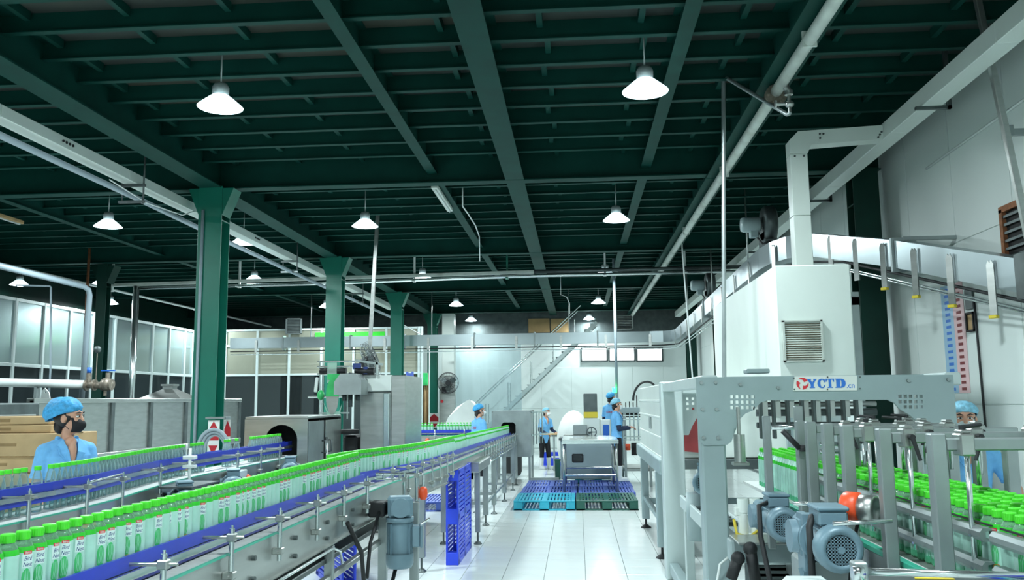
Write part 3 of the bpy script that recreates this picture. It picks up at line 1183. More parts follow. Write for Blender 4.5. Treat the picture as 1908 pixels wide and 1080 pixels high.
# big water pipe with its valves
t = thing('water_pipe', 'thick pale water pipe above the steel tank with bronze valves', 'pipe')
a = at(-40, 711, Y=14.6)
b = at(160, 716, Y=14.6)
MB().cyl(a, b, .075, 16).build('pipe', 'pvc_white', t)
mb = MB()
mb.cyl(b, b+V((.48, 0, -.04)), .06, 14)
for k in (0, .14, .3, .45):
    mb.cyl(b+V((k, 0, -.01)), b+V((k+.035, 0, -.012)), .10, 14)
mb.ell((b.x+.38, b.y, b.z), (.12, .11, .12), 14, 8)
mb.cyl(b+V((.05, 0, 0)), b+V((.05, 0, .2)), .045, 12)
mb.cyl(b+V((.40, 0, 0)), b+V((.40, 0, .2)), .04, 12)
mb.cyl(b+V((.18, 0, 0)), b+V((.18, 0, .62)), .008, 6)
mb.cyl(b+V((.36, 0, -.2)), b+V((.36, 0, 0)), .03, 8)
mb.build('valve_body', 'valve_bronze', t, fix=False)
MB().cyl(b+V((.05, 0, .2)), b+V((.05, 0, .30)), .04, 12).build('blue_cap', 'valve_blue', t)
mb = MB()
mb.cyl(b+V((.40, 0, .22)), b+V((.40, 0, .245)), .02, 10)
mb.bar(b+V((.28, 0, .24)), b+V((.52, 0, .24)), .05, .02)
mb.build('valve_handle', 'valve_blue', t)
mb = MB().lathe([(.0, -.02), (.06, -.02), (.065, .0), (.06, .02), (0, .02)], 14, 0, frame_m(b+V((.18, 0, .62)), (1, 0, 0), (0, -1, 0)))
mb.build('gauge', 'steel_dark', t)
for k in (.3, 1.2):
    MB().box(a.x+k*.9, 14.55, 1.8, a.x+k*.9+.05, 14.65, a.z-.07).build('support', 'steel_dull', t)

# stainless trough / pasteuriser body
t = thing('steel_tank', 'long stainless steel tank with framed panels behind the seated line worker', 'tank')
XT = -8.0
pz0, pz1 = .92, 1.80
yy = [12.15, 12.95, 14.3, 15.65, 17.1, 18.5, 19.9]
for y0, y1 in zip(yy, yy[1:]):
    MB().box(XT-.03, y0+.05, pz0, XT-.02, y1-.05, pz1-.04, 0, .003).build('panel', 'steel', t, fix=False)
for y0 in yy:
    MB().box(XT-.05, y0-.05, .0, XT+.02, y0+.05, pz1, 0, .006).build('upright', 'steel_dark', t, fix=False)
MB().box(XT-.1, 12.1, pz1-.04, XT+.03, 19.95, pz1+.03, 0, .008).build('top_rim', 'steel', t)
MB().box(XT-.06, 12.1, pz0-.12, XT+.03, 19.95, pz0, 0, .008).build('bottom_rim', 'steel', t)
MB().box(XT-1.9, 12.15, .4, XT-.05, 19.9, pz1-.06, 0, .01).build('basin', 'steel_dark', t)
MB().box(XT-.03, 12.15, .12, XT-.02, 19.9, pz0-.12).build('skirt', 'steel_dark', t)
mb = MB()
mb.lathe([(.75, 0), (.72, .04), (.16, .27), (.16, .33), (.2, .34), (.2, .38), (0, .38)], 4, 0, Matrix.Translation((XT-.95, 18.3, pz1-.02)) @ Matrix.Rotation(pi/4, 4, 'Z'))
for i in range(len(mb.sm)):
    mb.sm[i] = False
mb.build('hood', 'steel', t)
mb = MB().plate([[(0, 0), (.16, 0), (.13, .12), (.06, .19), (.02, .15)], [(.06, .11), (.085, .11), (.085, .135), (.06, .135)]], -.01, .01, 0, frame_m((-8.30, 12.75, 1.80), (1, 0, 0), (0, -1, 0)))
single(mb, 'plastic_offcut', 'pvc_white', 'white plastic offcut with a hole standing on the tank rim', 'offcut')
t = thing('pump_cabinet', 'dark stainless cabinet at the left picture edge beside the tank', 'cabinet')
MB().box(-9.2, 10.9, .1, -7.75, 11.9, 1.76, 0, .02).build('body', 'steel_dark', t)
MB().box(-7.75, 11.0, .3, -7.735, 11.8, 1.6, 0, .004).build('door', 'steel', t)
for y in (11.0, 11.8):
    for x in (-9.1, -7.85):
        MB().box(x-.04, y-.04, 0, x+.04, y+.04, .1).build('leg', 'steel_dark', t)

# cartons stacked behind the worker
CT = 0


def carton(x0, y0, z0, x1, y1, z1, label, rz=0, flap=None):
    cx, cy = (x0+x1)/2, (y0+y1)/2
    t = thing('carton', label, 'carton', (cx, cy, z0), rz, 'brown cartons behind the worker')
    hx_, hy, h = (x1-x0)/2, (y1-y0)/2, z1-z0
    MB().box(-hx_, -hy, 0, hx_, hy, h, 0, .006).build('body', 'cardboard', t)
    mb = MB()
    mb.box(-hx_-.003, -.03, h-.001, hx_+.003, .03, h+.002)
    mb.box(-hx_-.002, -hy-.002, h*.5-.012, hx_*.2, -hy, h*.5+.012)
    mb.build('tape', 'cardboard_dark', t)
    if flap:
        for sx in (-1, 1):
            MB().bar((sx*hx_, 0, h), (sx*(hx_+.10), 0, h+.05*flap), hy*2, .006).build('flap', 'cardboard', t)
    return t


carton(-5.4, 6.95, 0, -4.42, 7.55, .46, 'brown carton at the foot of the stack behind the conveyor')
carton(-5.4, 6.95, .463, -4.38, 7.55, .92, 'brown carton second from the floor in the stack')
carton(-5.42, 6.93, .923, -4.40, 7.55, 1.16, 'flat brown carton just above the bottle caps at the left edge')
carton(-5.44, 6.95, 1.163, -4.35, 7.5, 1.30, 'flat brown carton below the printed one')
carton(-5.3, 6.9, 1.303, -4.27, 7.4, 1.49, 'brown carton with a small printed mark beside the worker')
carton(-5.3, 6.95, 1.493, -4.42, 7.4, 1.56, 'pale carton slab near the top of the stack')
carton(-5.3, 6.95, 1.563, -4.46, 7.4, 1.63, 'pale carton slab topmost of the stack', .05)
carton(-4.2, 7.6, 0, -3.72, 8.2, 1.18, 'brown carton just right of the worker behind the bottles')

# red diamond signs and hose at the foot of the nearest column


def frame_up(o, x, n):
    """local x along x, local y up, local z along n"""
    x, n = V(x).normalized(), V(n).normalized()
    y = n.cross(x)
    return Matrix(((x.x, y.x, n.x, o[0]), (x.y, y.y, n.y, o[1]), (x.z, y.z, n.z, o[2]), (0, 0, 0, 1)))


def diamond_sign(x, y, z, w, h, rz, label):
    t = thing('warning_board', label, 'sign', (x, y, z), rz, 'white boards with red diamonds')
    MB().box(-w/2, -.006, 0, w/2, .006, h, 0, .003).build('board', 'sign_white', t)
    M = frame_up((0, -.0065, 0), (1, 0, 0), (0, -1, 0))
    mb = MB()
    for poly in ([(-w*.48, h*.70), (0, h*.97), (w*.48, h*.70), (w*.48, h*.44), (-w*.48, h*.44)], [(-w*.40, h*.30), (w*.40, h*.30), (0, h*.02)]):
        mb.plate([poly], 0, .003, 0, M)
    mb.build('red_diamond', 'red', t)
    return t


diamond_sign(-4.905, 11.33, 1.02, .16, .48, 0, 'white board with red diamonds on the front of the nearest column')
diamond_sign(-4.77, 11.45, 1.10, .10, .40, 1.0, 'narrow angled white board with red diamond right of the first board')
q = at(808, 786, Y=29.4)
diamond_sign(q.x, 29.488, q.z-.2, .32, .5, 0, 'small white board with red diamond on the farthest left column')
mb = MB()
mb.bar((-5.0, 11.3, 1.53), (-4.74, 11.3, 1.53), .03, .03)
mb.bar((-5.0, 11.3, 1.53), (-5.0, 11.46, 1.53), .03, .03)
mb.bar((-4.74, 11.3, 1.53), (-4.74, 11.46, 1.53), .03, .03)
single(mb, 'sign_bracket', 'steel_dull', 'steel bracket frame above the red diamond boards', 'bracket')
t = thing('hose_coil', 'grey ribbed hose looped in front of the red diamond boards', 'hose')
for k in range(3):
    pts = []
    for i in range(15):
        a = pi*(1.05-1.1*i/14)
        pts.append((-4.72+.0*k+(.21-.035*k)*cos(a), 10.9+.03*k, 1.12+(.27-.035*k)*sin(a)))
    pts.append((pts[-1][0]+.02, pts[-1][1], .6))
    pts.insert(0, (pts[0][0]-.02, pts[0][1], .6))
    MB().tube(pts, .022, 10).build('hose_loop', 'pvc_grey', t)
MB().box(-4.95, 10.82, .0, -4.5, 11.05, .6, 0, .01).build('stand', 'steel_dark', t)
mb = MB()
mb.cyl((-3.18, 6.9, .95), (-3.18, 6.9, 1.36), .012, 8)
mb.box(-3.23, 6.87, 1.27, -3.13, 6.93, 1.30, 0, .004)
mb.box(-3.23, 6.87, 1.2, -3.13, 6.93, 1.225, 0, .004)
mb.cyl((-3.21, 6.9, 1.3), (-3.21, 6.9, 1.40), .006, 6)
mb.build('sensor_stand', 'pvc_white', B)

# steel shrink tunnel at the end of the left conveyor
t = thing('steel_tunnel', 'stainless steel tunnel box with an arched bottle opening and two doors', 'machine')
x0, x1, y0, y1, z0, z1 = -3.87, -3.12, 9.8, 11.2, .30, 1.565
hole = [(-3.62, .90), (-3.62, 1.30)]+[(-3.43-.19*cos(pi*i/12), 1.30+.17*sin(pi*i/12)) for i in range(1, 12)]+[(-3.24, 1.30), (-3.24, .90)]
M = frame_up((0, y0, 0), (1, 0, 0), (0, -1, 0))
MB().plate([[(x0, z0), (x1, z0), (x1, z1-.03), (x0, z1-.03)], hole], 0, .01, 0, M).build('front_panel', 'steel', t)
mb = MB()
mb.box(x0, y0, z1-.03, x1, y1, z1, 0, .006)
mb.box(x0, y0, z0, x0+.01, y1, z1-.03)
mb.box(x0, y1-.01, z0, x1, y1, z1-.03)
mb.build('casing', 'steel', t)
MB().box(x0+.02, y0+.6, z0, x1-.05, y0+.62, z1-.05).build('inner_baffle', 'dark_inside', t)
for (a, b_) in ((9.82, 10.42), (10.5, 11.17)):
    d = MB().box(x1-.012, a, .34, x1+.006, b_, z1-.06, 0, .004).build('door', 'steel_dull' if a < 10 else 'steel', t)
    hy = b_-.08 if a < 10 else a+.09
    MB().tube([(x1+.006, hy, 1.12), (x1+.05, hy, 1.12), (x1+.05, hy, 1.26), (x1+.006, hy, 1.26)], .01, 8).build('door_handle', 'steel_dark', d)
MB().cyl((x1+.03, 10.46, .5), (x1+.03, 10.46, 1.3), .02, 10).build('latch_bar', 'steel_bright', t)
for x in (x0+.05, x1-.05):
    for y in (y0+.05, y1-.05):
        MB().box(x-.03, y-.03, 0, x+.03, y+.03, z0).build('leg', 'steel_dull', t)

# film sleeve labelling machine
t = thing('labelling_machine', 'tall stainless film labelling machine between the tunnel and second conveyor', 'machine')
MB().box(-2.93, 11.45, .02, -2.42, 12.6, 1.86, 0, .012).build('cabinet', 'steel', t)
MB().box(-2.60, 11.38, .3, -2.52, 11.46, 1.84, 0, .01).build('corner_strip', 'steel_bright', t)
MB().box(-2.50, 11.40, .02, -2.30, 12.6, 2.075, 0, .012).build('side_tower', 'steel', t)
MB().box(-3.02, 11.40, 1.86, -2.49, 12.5, 2.08, 0, .012).build('head_box', 'machine_white', t)
hd = MB()
hd.plate([[(-.02, 0), (.34, 0), (.34, .19), (.26, .27), (.06, .27), (-.02, .16)]], 0, .36, 0, frame_up((-3.13, 11.3, 1.82), (1, 0, 0), (0, -1, 0)))
h = hd.build('control_head', 'steel_dull', t)
MB().bar((-3.10, 11.1, 2.0), (-2.95, 11.1, 2.10), .30, .01).build('screen', 'dark_screen', h)
for x in (-3.08, -3.0, -2.9):
    MB().cyl((x, 11.2, 1.74 if x != -3.0 else 1.66), (x, 11.2, 1.82), .03, 10).build('head_foot', 'steel_dark', t)
mb = MB()
mb.box(-3.20, 11.5, .02, -2.95, 12.2, 1.0, 0, .02)
mb.box(-3.16, 11.45, 1.0, -2.97, 12.0, 1.28, 0, .03)
mb.cyl((-3.06, 11.4, 1.30), (-3.06, 11.4, 1.36), .13, 16)
mb.build('drive_unit', 'dark_inside', t)
mb = MB()
for x in (-3.46, -3.42):
    mb.cyl((x, 11.35, 1.5), (x, 11.35, 2.26), .011, 8)
mb.cyl((-3.08, 11.35, 1.5), (-3.08, 11.35, 2.0), .011, 8)
for z in (2.27, 2.20, 2.10):
    mb.cyl((-3.5, 11.35, z), (-2.98, 11.35, z), .012, 8)
mb.bar((-2.98, 11.35, 2.28), (-2.6, 11.35, 2.22), .03, .03)
mb.bar((-2.68, 11.35, 2.25), (-2.68, 11.35, 2.08), .03, .03)
mb.bar((-3.46, 11.35, 1.58), (-3.05, 11.35, 1.58), .02, .02)
mb.cyl((-3.62, 11.35, 1.80), (-3.1, 11.35, 1.80), .016, 8)
mb.build('film_stand', 'steel_bright', t, fix=False)
mb = MB()
mb.cyl((-3.46, 11.35, 2.14), (-3.10, 11.35, 2.14), .042, 12)
mb.cyl((-2.98, 11.35, 2.13), (-2.72, 11.35, 2.13), .05, 12)
mb.build('roller', 'black', t)
mb = MB()
mb.box(-3.01, 11.33, 2.16, -2.9, 11.37, 2.24, 0, .006)
mb.box(-2.86, 11.31, 2.09, -2.8, 11.39, 2.19, 0, .006)
mb.build('sleeve_band', 'navy_ink', t)
MB().box(-3.35, 11.30, 1.98, -3.22, 11.318, 2.25, 0, .004).build('film_web', 'film', t)
MB().box(-3.345, 11.295, 2.02, -3.18, 11.32, 2.10, 0, .006).build('film_print', 'film_green', t)
M = frame_up((-3.27, 11.30, 1.80), (1, 0, 0), (0, -1, 0))
ov = [(.085*cos(2*pi*i/28), .235*sin(2*pi*i/28)) for i in range(28)]
MB().plate([ov], 0, .012, 0, M).build('film_guide', 'steel', t)
MB().plate([[(p[0]*1.02, p[1]*1.02) for p in ov if p[1] >= 0]], .013, .016, 0, M).build('film_fold', 'film_green', t)
MB().plate([[(-.12, -.08), (-.06, -.26), (.1, -.26), (.13, -.1), (.09, -.2), (-.06, -.2)]], -.01, .004, 0, M).build('film_tail', 'film', t)
MB().ell((-3.44, 11.33, 1.82), (.05, .05, .07), 12, 8).build('film_knob', 'film_green', t)
MB().bar((-3.52, 11.35, 1.86), (-3.5, 11.35, 2.06), .045, .02, 0, .008).build('film_paddle', 'pvc_white', t)

# drum fan hung on a square tube
t = thing('hanging_fan', 'industrial fan seen edge-on at the end of a hanging steel tube', 'fan', (-3.69, 15.0, 0))
MB().bar((.14, 0, DECK-.03), (0, 0, 2.45), .06, .06).build('hanging_tube', 'steel', t)
MB().box(-.02, -.05, 2.2, .03, .05, 2.5).build('bracket', 'steel_dull', t)
Mf = frame_m((.03, 0, 2.47), (0, 1, .05), (1, -.55, .35))
mb = MB()
for rr in (.36, .3, .24, .18, .1):
    for zz in (.085, -.085):
        pts = [(rr*cos(2*pi*i/24), rr*sin(2*pi*i/24), zz*(1-.25*(rr/.36)**2)) for i in range(25)]
        mb.tube([Mf @ V(p) for p in pts], .005, 5, 0, False)
for i in range(16):
    a = 2*pi*i/16
    mb.tube([Mf @ V((.05*cos(a), .05*sin(a), .09)), Mf @ V((.3*cos(a), .3*sin(a), .07)), Mf @ V((.365*cos(a), .365*sin(a), 0)), Mf @ V((.3*cos(a), .3*sin(a), -.07)), Mf @ V((.05*cos(a), .05*sin(a), -.09))], .0045, 5)
mb.build('guard_cage', 'steel_dark', t, fix=False)
for i in range(3):
    R = Mf @ Matrix.Rotation(2*pi*i/3, 4, 'Z') @ Matrix.Rotation(.4, 4, 'X')
    MB().plate([[(.04, -.03), (.2, -.10), (.3, -.07), (.31, .08), (.2, .12), (.04, .04)]], -.003, .003, 0, R).build('blade', 'steel_dark', t)
mb = MB()
mb.cyl(Mf @ V((0, 0, -.2)), Mf @ V((0, 0, .04)), .085, 16)
mb.box(-.14, -.1, -.2, .10, .06, -.12, 0, .01, Mf)
mb.build('motor', 'black', t)

# little steel filler beside the labeller
t = thing('steel_canister', 'small rounded steel canister on a stand right of the labelling machine', 'canister')
MB().lathe([(.10, 0), (.115, .02), (.115, .34), (.10, .38), (.04, .40), (.035, .44), (0, .44)], 18, 0, Matrix.Translation((-2.72, 13.0, 1.06))).build('body', 'steel', t)
mb = MB()
for a in (0, 2.1, 4.2):
    mb.cyl((-2.72+.06*cos(a), 13+.06*sin(a), 0), (-2.72+.06*cos(a), 13+.06*sin(a), 1.07), .015, 8)
mb.build('stand', 'steel_dull', t)
MB().tube([(-2.74, 13, 1.49), (-2.68, 13, 1.60), (-2.58, 13, 1.64), (-2.52, 13, 1.58)], .01, 6).build('hose', 'rubber', t)
MB().ell((-2.72, 12.86, 1.18), (.06, .03, .03), 10, 6).build('valve', 'steel_bright', t)
mb = MB()
q0 = at(757, 692, Y=23)
q1 = at(770, 785, Y=23)
mb.box(q0.x, 22.95, 0, q0.x+.05, 23.05, q0.z)
mb.box(q1.x-.05, 22.95, 0, q1.x, 23.05, q0.z)
for k in range(10):
    mb.box(q0.x+.05, 22.97, .3+.23*k, q1.x-.05, 23.03, .42+.23*k)
single(mb, 'cable_ladder', 'bluegrey_plastic', 'blue grey slotted upright right of the third column', 'ladder')

# behind the glass: curtains and crates
for (pa_, pb_, m, lb) in ((522, 562, 'cardboard_dark', 'brown curtain hanging behind the back partition glass'), (768, 800, 'cardboard_dark', 'brown curtain behind the glass beside the farthest column'), (585, 612, 'steel_dark', 'grey curtain behind the glass left of the second column')):
    xa, xb_ = at(pa_, 740, Y=26.5).x, at(pb_, 740, Y=26.5).x
    mb = MB()
    n = 24
    vs = []
    for i in range(n+1):
        for z in (0.02, 2.6):
            vs.append((xa+(xb_-xa)*i/n, 26.5+.05*sin(i*1.3), z))
    mb.add(vs, [(2*i, 2*i+2, 2*i+3, 2*i+1) for i in range(n)], 0, True)
    for i in range(n):
        pass
    o = single(mb, 'curtain', m, lb, 'curtain')
    md = o.modifiers.new('thick', 'SOLIDIFY')
    md.thickness = .01
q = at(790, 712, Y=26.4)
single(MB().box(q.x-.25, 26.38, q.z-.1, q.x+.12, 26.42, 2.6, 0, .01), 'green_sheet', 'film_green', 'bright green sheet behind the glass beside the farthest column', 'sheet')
for i, y in enumerate((18.4, 19.2, 20.0, 21.4, 22.6, 23.8)):
    for k in range(4):
        zz = .485*k
        if i in (3,) and k > 2:
            continue
        t = thing('blue_crate', 'blue crate behind the left partition, %s from the floor in the %s stack' % (nth(k+1), nth(i+1)), 'crate', (-12.85, y, zz), 0, 'blue crates behind the left partition')
        mb = MB()
        mb.box(-.3, -.36, 0, .3, .36, .02)
        for s in (-1, 1):
            mb.box(s*.3-.012, -.36, 0, s*.3+.012, .36, .46)
            mb.box(-.3, s*.36-.012, 0, .3, s*.36+.012, .46)
            mb.box(s*.3-.025, -.38, .43, s*.3+.025, .38, .48)
        mb.build('body', 'blue_plastic', t, fix=False)

# vents, boards and painted green glow on the back walls
q0, q1 = at(533, 593, Y=25.9), at(562, 622, Y=25.9)


def louvre(name, x0, y, z0, x1, z1, n, m, m2, label, cat='vent'):
    t = thing(name, label, cat, ((x0+x1)/2, y, z0))
    w_, h_ = (x1-x0)/2, z1-z0
    mb = MB()
    for s in (-1, 1):
        mb.box(s*w_-.02*(s+1)/1-.0, -.03, 0, s*w_+.02*(1-s), .03, h_)
    mb.box(-w_, -.03, 0, w_, .03, .02)
    mb.box(-w_, -.03, h_-.02, w_, .03, h_)
    mb.build('frame', m, t)
    for k in range(n):
        z = .02+(h_-.04)*(k+.5)/n
        M = Matrix.Translation((0, 0, z)) @ Matrix.Rotation(.6, 4, 'X')
        MB().box(-w_+.02, -.002-(h_/n)*.42, -.003, w_-.02, (h_/n)*.42, .003, 0, 0, M).build('slat', m, t, fix=False)
    MB().box(-w_, .025, 0, w_, .035, h_).build('backing', m2, t)
    return t


louvre('wall_vent', q0.x, 25.9, q1.z, q1.x, q0.z, 10, 'steel_dull', 'steel_dark', 'square grey vent on top of the back partition')
q0, q1 = at(1147, 588, Y=30.4), at(1180, 613, Y=30.4)
louvre('wall_vent', q0.x, 30.4, q1.z, q1.x, q0.z, 8, 'steel', 'steel_dark', 'steel louvre vent high on the back wall above the windows')
for pa_, pb_, lb in ((984, 1024, 'tan board high on the back wall, left of the pair'), (1025.5, 1060, 'tan board high on the back wall, right of the pair')):
    a, b_ = at(pa_, 593, Y=31), at(pb_, 619, Y=31)
    t = thing('wall_board', lb, 'board', ((a.x+b_.x)/2, 31.1, b_.z))
    MB().box(-(b_.x-a.x)/2, 0, 0, (b_.x-a.x)/2, .04, a.z-b_.z, 0, .008).build('board', 'tan_board', t)
    MB().box(-(b_.x-a.x)/2, -.015, -.02, (b_.x-a.x)/2, .04, .0).build('batten', 'steel_dark', t)
single(MB().box(-8.1, YP-.035, 3.72, -5.9, YP-.015, 3.88, 0, .004), 'green_glow_strip', 'label_green', 'bright green glow painted as a strip along the back partition top', 'strip')  # green glow on the partition, put in as a plain coloured strip

# white pillar with black wall fan
t = struct(MB().box(-4.42, 27.9, 0, -4.02, 28.3, 4.6, 0, .01).build('trim_1', 'machine_white'))
t = thing('pillar_cabinet', 'narrow steel cabinet with a red button under the wall fan', 'cabinet')
MB().box(-4.46, 27.6, 0, -3.95, 27.88, 2.55, 0, .01).build('body', 'steel', t)
MB().cyl((-4.37, 27.6, 1.72), (-4.37, 27.57, 1.72), .05, 12).build('button', 'red', t)
q = at(835, 713, Y=27.2)
t = thing('wall_fan', 'black round wall fan on the white pillar beside the clear curtain', 'fan', (q.x, 27.2, q.z))
Mf = frame_m((0, 0, 0), (1, .15, 0), (.15, -1, -.1))
mb = MB()
for rr in (.33, .30, .22, .13):
    for zz in (.07, -.07):
        pts = [(rr*cos(2*pi*i/28), rr*sin(2*pi*i/28), zz*(1-.6*(rr/.33)**2)) for i in range(29)]
        mb.tube([Mf @ V(p) for p in pts], .012 if rr > .32 else .004, 6, 0, False)
for i in range(18):
    a = 2*pi*i/18
    mb.tube([Mf @ V((.05*cos(a), .05*sin(a), .08)), Mf @ V((.33*cos(a), .33*sin(a), .02)), Mf @ V((.05*cos(a), .05*sin(a), -.08))], .003, 4)
mb.build('guard_cage', 'black', t, fix=False)
for i in range(3):
    R = Mf @ Matrix.Rotation(2*pi*i/3+.5, 4, 'Z') @ Matrix.Rotation(.35, 4, 'X')
    MB().plate([[(.03, -.02), (.18, -.09), (.27, -.05), (.27, .07), (.15, .09), (.03, .03)]], -.003, .003, 0, R).build('blade', 'steel_dark', t)
mb = MB()
mb.cyl(Mf @ V((0, 0, -.25)), Mf @ V((0, 0, .05)), .09, 16)
mb.tube([Mf @ V((0, 0, -.2)), Mf @ V((-.02, -.12, -.25)), Mf @ V((-.1, -.24, -.3)), Mf @ V((-.2, -.25, -.38))], .025, 8)
mb.box(-.25, .25, -.33, -.1, .42, -.12)
mb.build('motor_and_arm', 'black', t)

# clear plastic curtain and the white stair
mb = MB()
n = 80
xa, xb_ = -3.85, -1.75
vs = []
for j, z in enumerate((.004, 1.2, 2.4, 3.5)):
    for i in range(n+1):
        u = i/n
        vs.append((xa+(xb_-xa)*u, 27.0+.05*sin(u*34+j*.6)+.04*sin(u*13+j), z))
fs = [(j*(n+1)+i, j*(n+1)+i+1, (j+1)*(n+1)+i+1, (j+1)*(n+1)+i) for j in range(3) for i in range(n)]
mb.add(vs, fs, 0, True)
o = single(mb, 'clear_curtain', 'clear_sheet', 'clear rippled plastic curtain hanging below the far air conveyor', 'curtain', fix=False)
MB().cyl((xa-.1, 27.0, 3.52), (xb_+.1, 27.0, 3.52), .02, 8).build('curtain_rod', 'steel', o)
t = thing('staircase', 'grey steel staircase climbing to the right behind the clear curtain', 'stairs')
s0 = V((-3.9, 29.6, .05))
s1 = V((.72, 29.6, 4.35))
for y in (29.3, 30.3):
    MB().bar((s0.x, y, s0.z), (s1.x, y, s1.z), .03, .13).build('stringer', 'machine_light', t)
    mb = MB()
    mb.tube([(s0.x-.3, y, s0.z+.95), (s1.x-.55, y, s1.z+.60)], .022, 8)
    for k in range(1, 6):
        u = k/6
        mb.cyl((s0.x+(s1.x-s0.x)*u, y, s0.z+(s1.z-s0.z)*u), (s0.x+(s1.x-s0.x)*u, y, min(s0.z+(s1.z-s0.z)*u+.85, 5.1)), .016, 8)
    mb.build('handrail', 'steel_bright', t, fix=False)
ns = 23
for k in range(ns):
    u = (k+.5)/ns
    p = s0+(s1-s0)*u
    MB().box(p.x-.13, 29.31, p.z+.03, p.x+.13, 30.29, p.z+.06, 0, .004).build('tread', 'steel_dull', t, fix=False)
# draped white sheet
mb = MB()
prf = [at(828, 792, Y=19.2), at(834, 772, Y=19.2), at(850, 757, Y=19.2), at(868, 744, Y=19.2), at(876, 741, Y=19.2), at(883, 752, Y=19.2), at(886, 792, Y=19.2)]
vs = []
for j in range(6):
    for p in prf:
        vs.append((p.x+.03*sin(j*1.7+p.z*9), 19.2+.22*j, (p.z-(.0 if 0 < j < 5 else .05))*(1-.02*j)+.02*sin(j*2.1+p.x*7)))
for j in range(5):
    mb.add(vs, [(j*7+i, j*7+i+1, (j+1)*7+i+1, (j+1)*7+i) for i in range(6)], 0, True)
lo_ = [(v[0], v[1], 0) for v in vs]
mb.add([vs[0], vs[6]]+[lo_[0], lo_[6]], [(0, 1, 3, 2)], 0)
for i in range(6):
    mb.add([vs[i], vs[i+1], lo_[i+1], lo_[i]], [(0, 1, 2, 3)], 0)
single(mb, 'draped_sheet', 'tarp', 'white plastic sheet draped over equipment behind the far conveyor', 'sheet', fix=True)

# far conveyor
FC = thing('bottle_conveyor', 'far short conveyor with blue rail crossing behind the worker', 'conveyor')
pf_ = [(-3.6, 17.55), (-1.85, 17.55)]
belt(FC, pf_, 1.03, .12, .15)
rails(FC, pf_, 1.14, 1.08, 1.06, 1.045, .036)
for x in (-3.5, -2.9, -2.3, -1.95):
    mb = MB()
    mb.cyl((x, 17.39, .8), (x, 17.39, 1.16), .012, 8)
    mb.build('rail_post', 'steel_bright', FC)
for x in (-3.4, -2.1):
    for y in (17.45, 17.65):
        side_leg(FC, x, y, .95)
MB().ell((-3.05, 17.36, .93), (.05, .04, .05), 10, 6).build('photo_sensor', 'orange', FC, label='orange photo sensor')

# second conveyor's hood at the far end
t = thing('steel_hood', 'grey stainless hood swallowing the second conveyor', 'machine')
x0, x1, y0, y1, z0, z1 = -1.80, -.98, 18.0, 19.2, .56, 1.50
M = frame_up((0, y0, 0), (1, 0, 0), (0, -1, 0))
MB().plate([[(x0, z0), (x1, z0), (x1, z1-.04), (x1-.04, z1), (x0+.04, z1), (x0, z1-.04)], [(-1.60, .75), (-1.30, .75), (-1.30, 1.22), (-1.35, 1.27), (-1.55, 1.27), (-1.60, 1.22)]], 0, .012, 0, M).build('front_panel', 'steel_dull', t)
mb = MB()
mb.box(x0, y0, z1-.01, x1, y1, z1)
mb.box(x0, y0, z0, x0+.01, y1, z1)
mb.box(x1-.01, y0, z0, x1, y1, z1)
mb.box(x0, y1-.01, z0, x1, y1, z1)
mb.build('casing', 'steel_dull', t)
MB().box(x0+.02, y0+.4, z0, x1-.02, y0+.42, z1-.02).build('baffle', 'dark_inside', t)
mb = MB()
for k in range(4):
    mb.cyl((x1+.05+.05*k, 18.1+.25*k, .8), (x1+.05+.05*k, 18.1+.25*k, 1.48), .012, 8)
mb.bar((x1, 18.1, 1.47), (x1+.3, 19.0, 1.47), .03, .03)
mb.bar((x1, 18.1, 1.0), (x1+.3, 19.0, 1.0), .03, .03)
mb.build('side_rack', 'steel_bright', t, fix=False)
for x in (x0+.04, x1-.04):
    for y in (y0+.05, y1-.05):
        MB().box(x-.025, y-.025, 0, x+.025, y+.025, z0).build('leg', 'steel_dull', t)
mb = MB()
mb.lathe([(.16, 0), (.2, .1), (.2, .5), (.14, .62), (0, .62)], 14, 0, Matrix.Translation((-1.5, 19.9, .02)))
single(mb, 'black_bin', 'rubber', 'black rounded bin under the steel hood', 'bin')

# battens and wires on the ceiling beams
def batten(p, y0, y1, label, m='tan_board'):
    t = thing('light_batten', label, 'light', (p.x, y0, p.z), 0)
    MB().box(-.05, 0, -.03, .05, y1-y0, .03, 0, .008).build('body', m, t)
    MB().cyl((0, .05, -.04), (0, y1-y0-.05, -.04), .016, 10).build('tube', 'pvc_white', t)
    return t


batten(at(838, 390, Z=4.90), 12.3, 13.9, 'unlit pale batten light fixed under the beam left of the centre beam', 'pipe_white')
batten(at(20, 408, Z=4.95), 11.9, 14.2, 'unlit tan batten light at the far left under the ceiling')
for pts, lb in (([at(862, 384, Y=13.4), at(872, 398, Y=14), at(886, 420, Y=15.2), at(893, 440, Y=16.4), at(894, 486, Y=17.5)], 'thin white cable drooping from the batten light to the second girder'),
                ([at(1045, 549, Y=23), at(1056, 553, Y=23), at(1061, 565, Y=23.2), at(1061, 584, Y=23.6)], 'short hooked white cable under the far ceiling left of the mast')):
    pts = [V((p.x, p.y, min(p.z, DECK-.02))) for p in pts]
    single(MB().tube([V((pts[0].x, pts[0].y, DECK))]+pts, .012, 6), 'loose_cable', 'pvc_white', lb, 'cable')
# ================================================================== CENTRE OF THE HALL


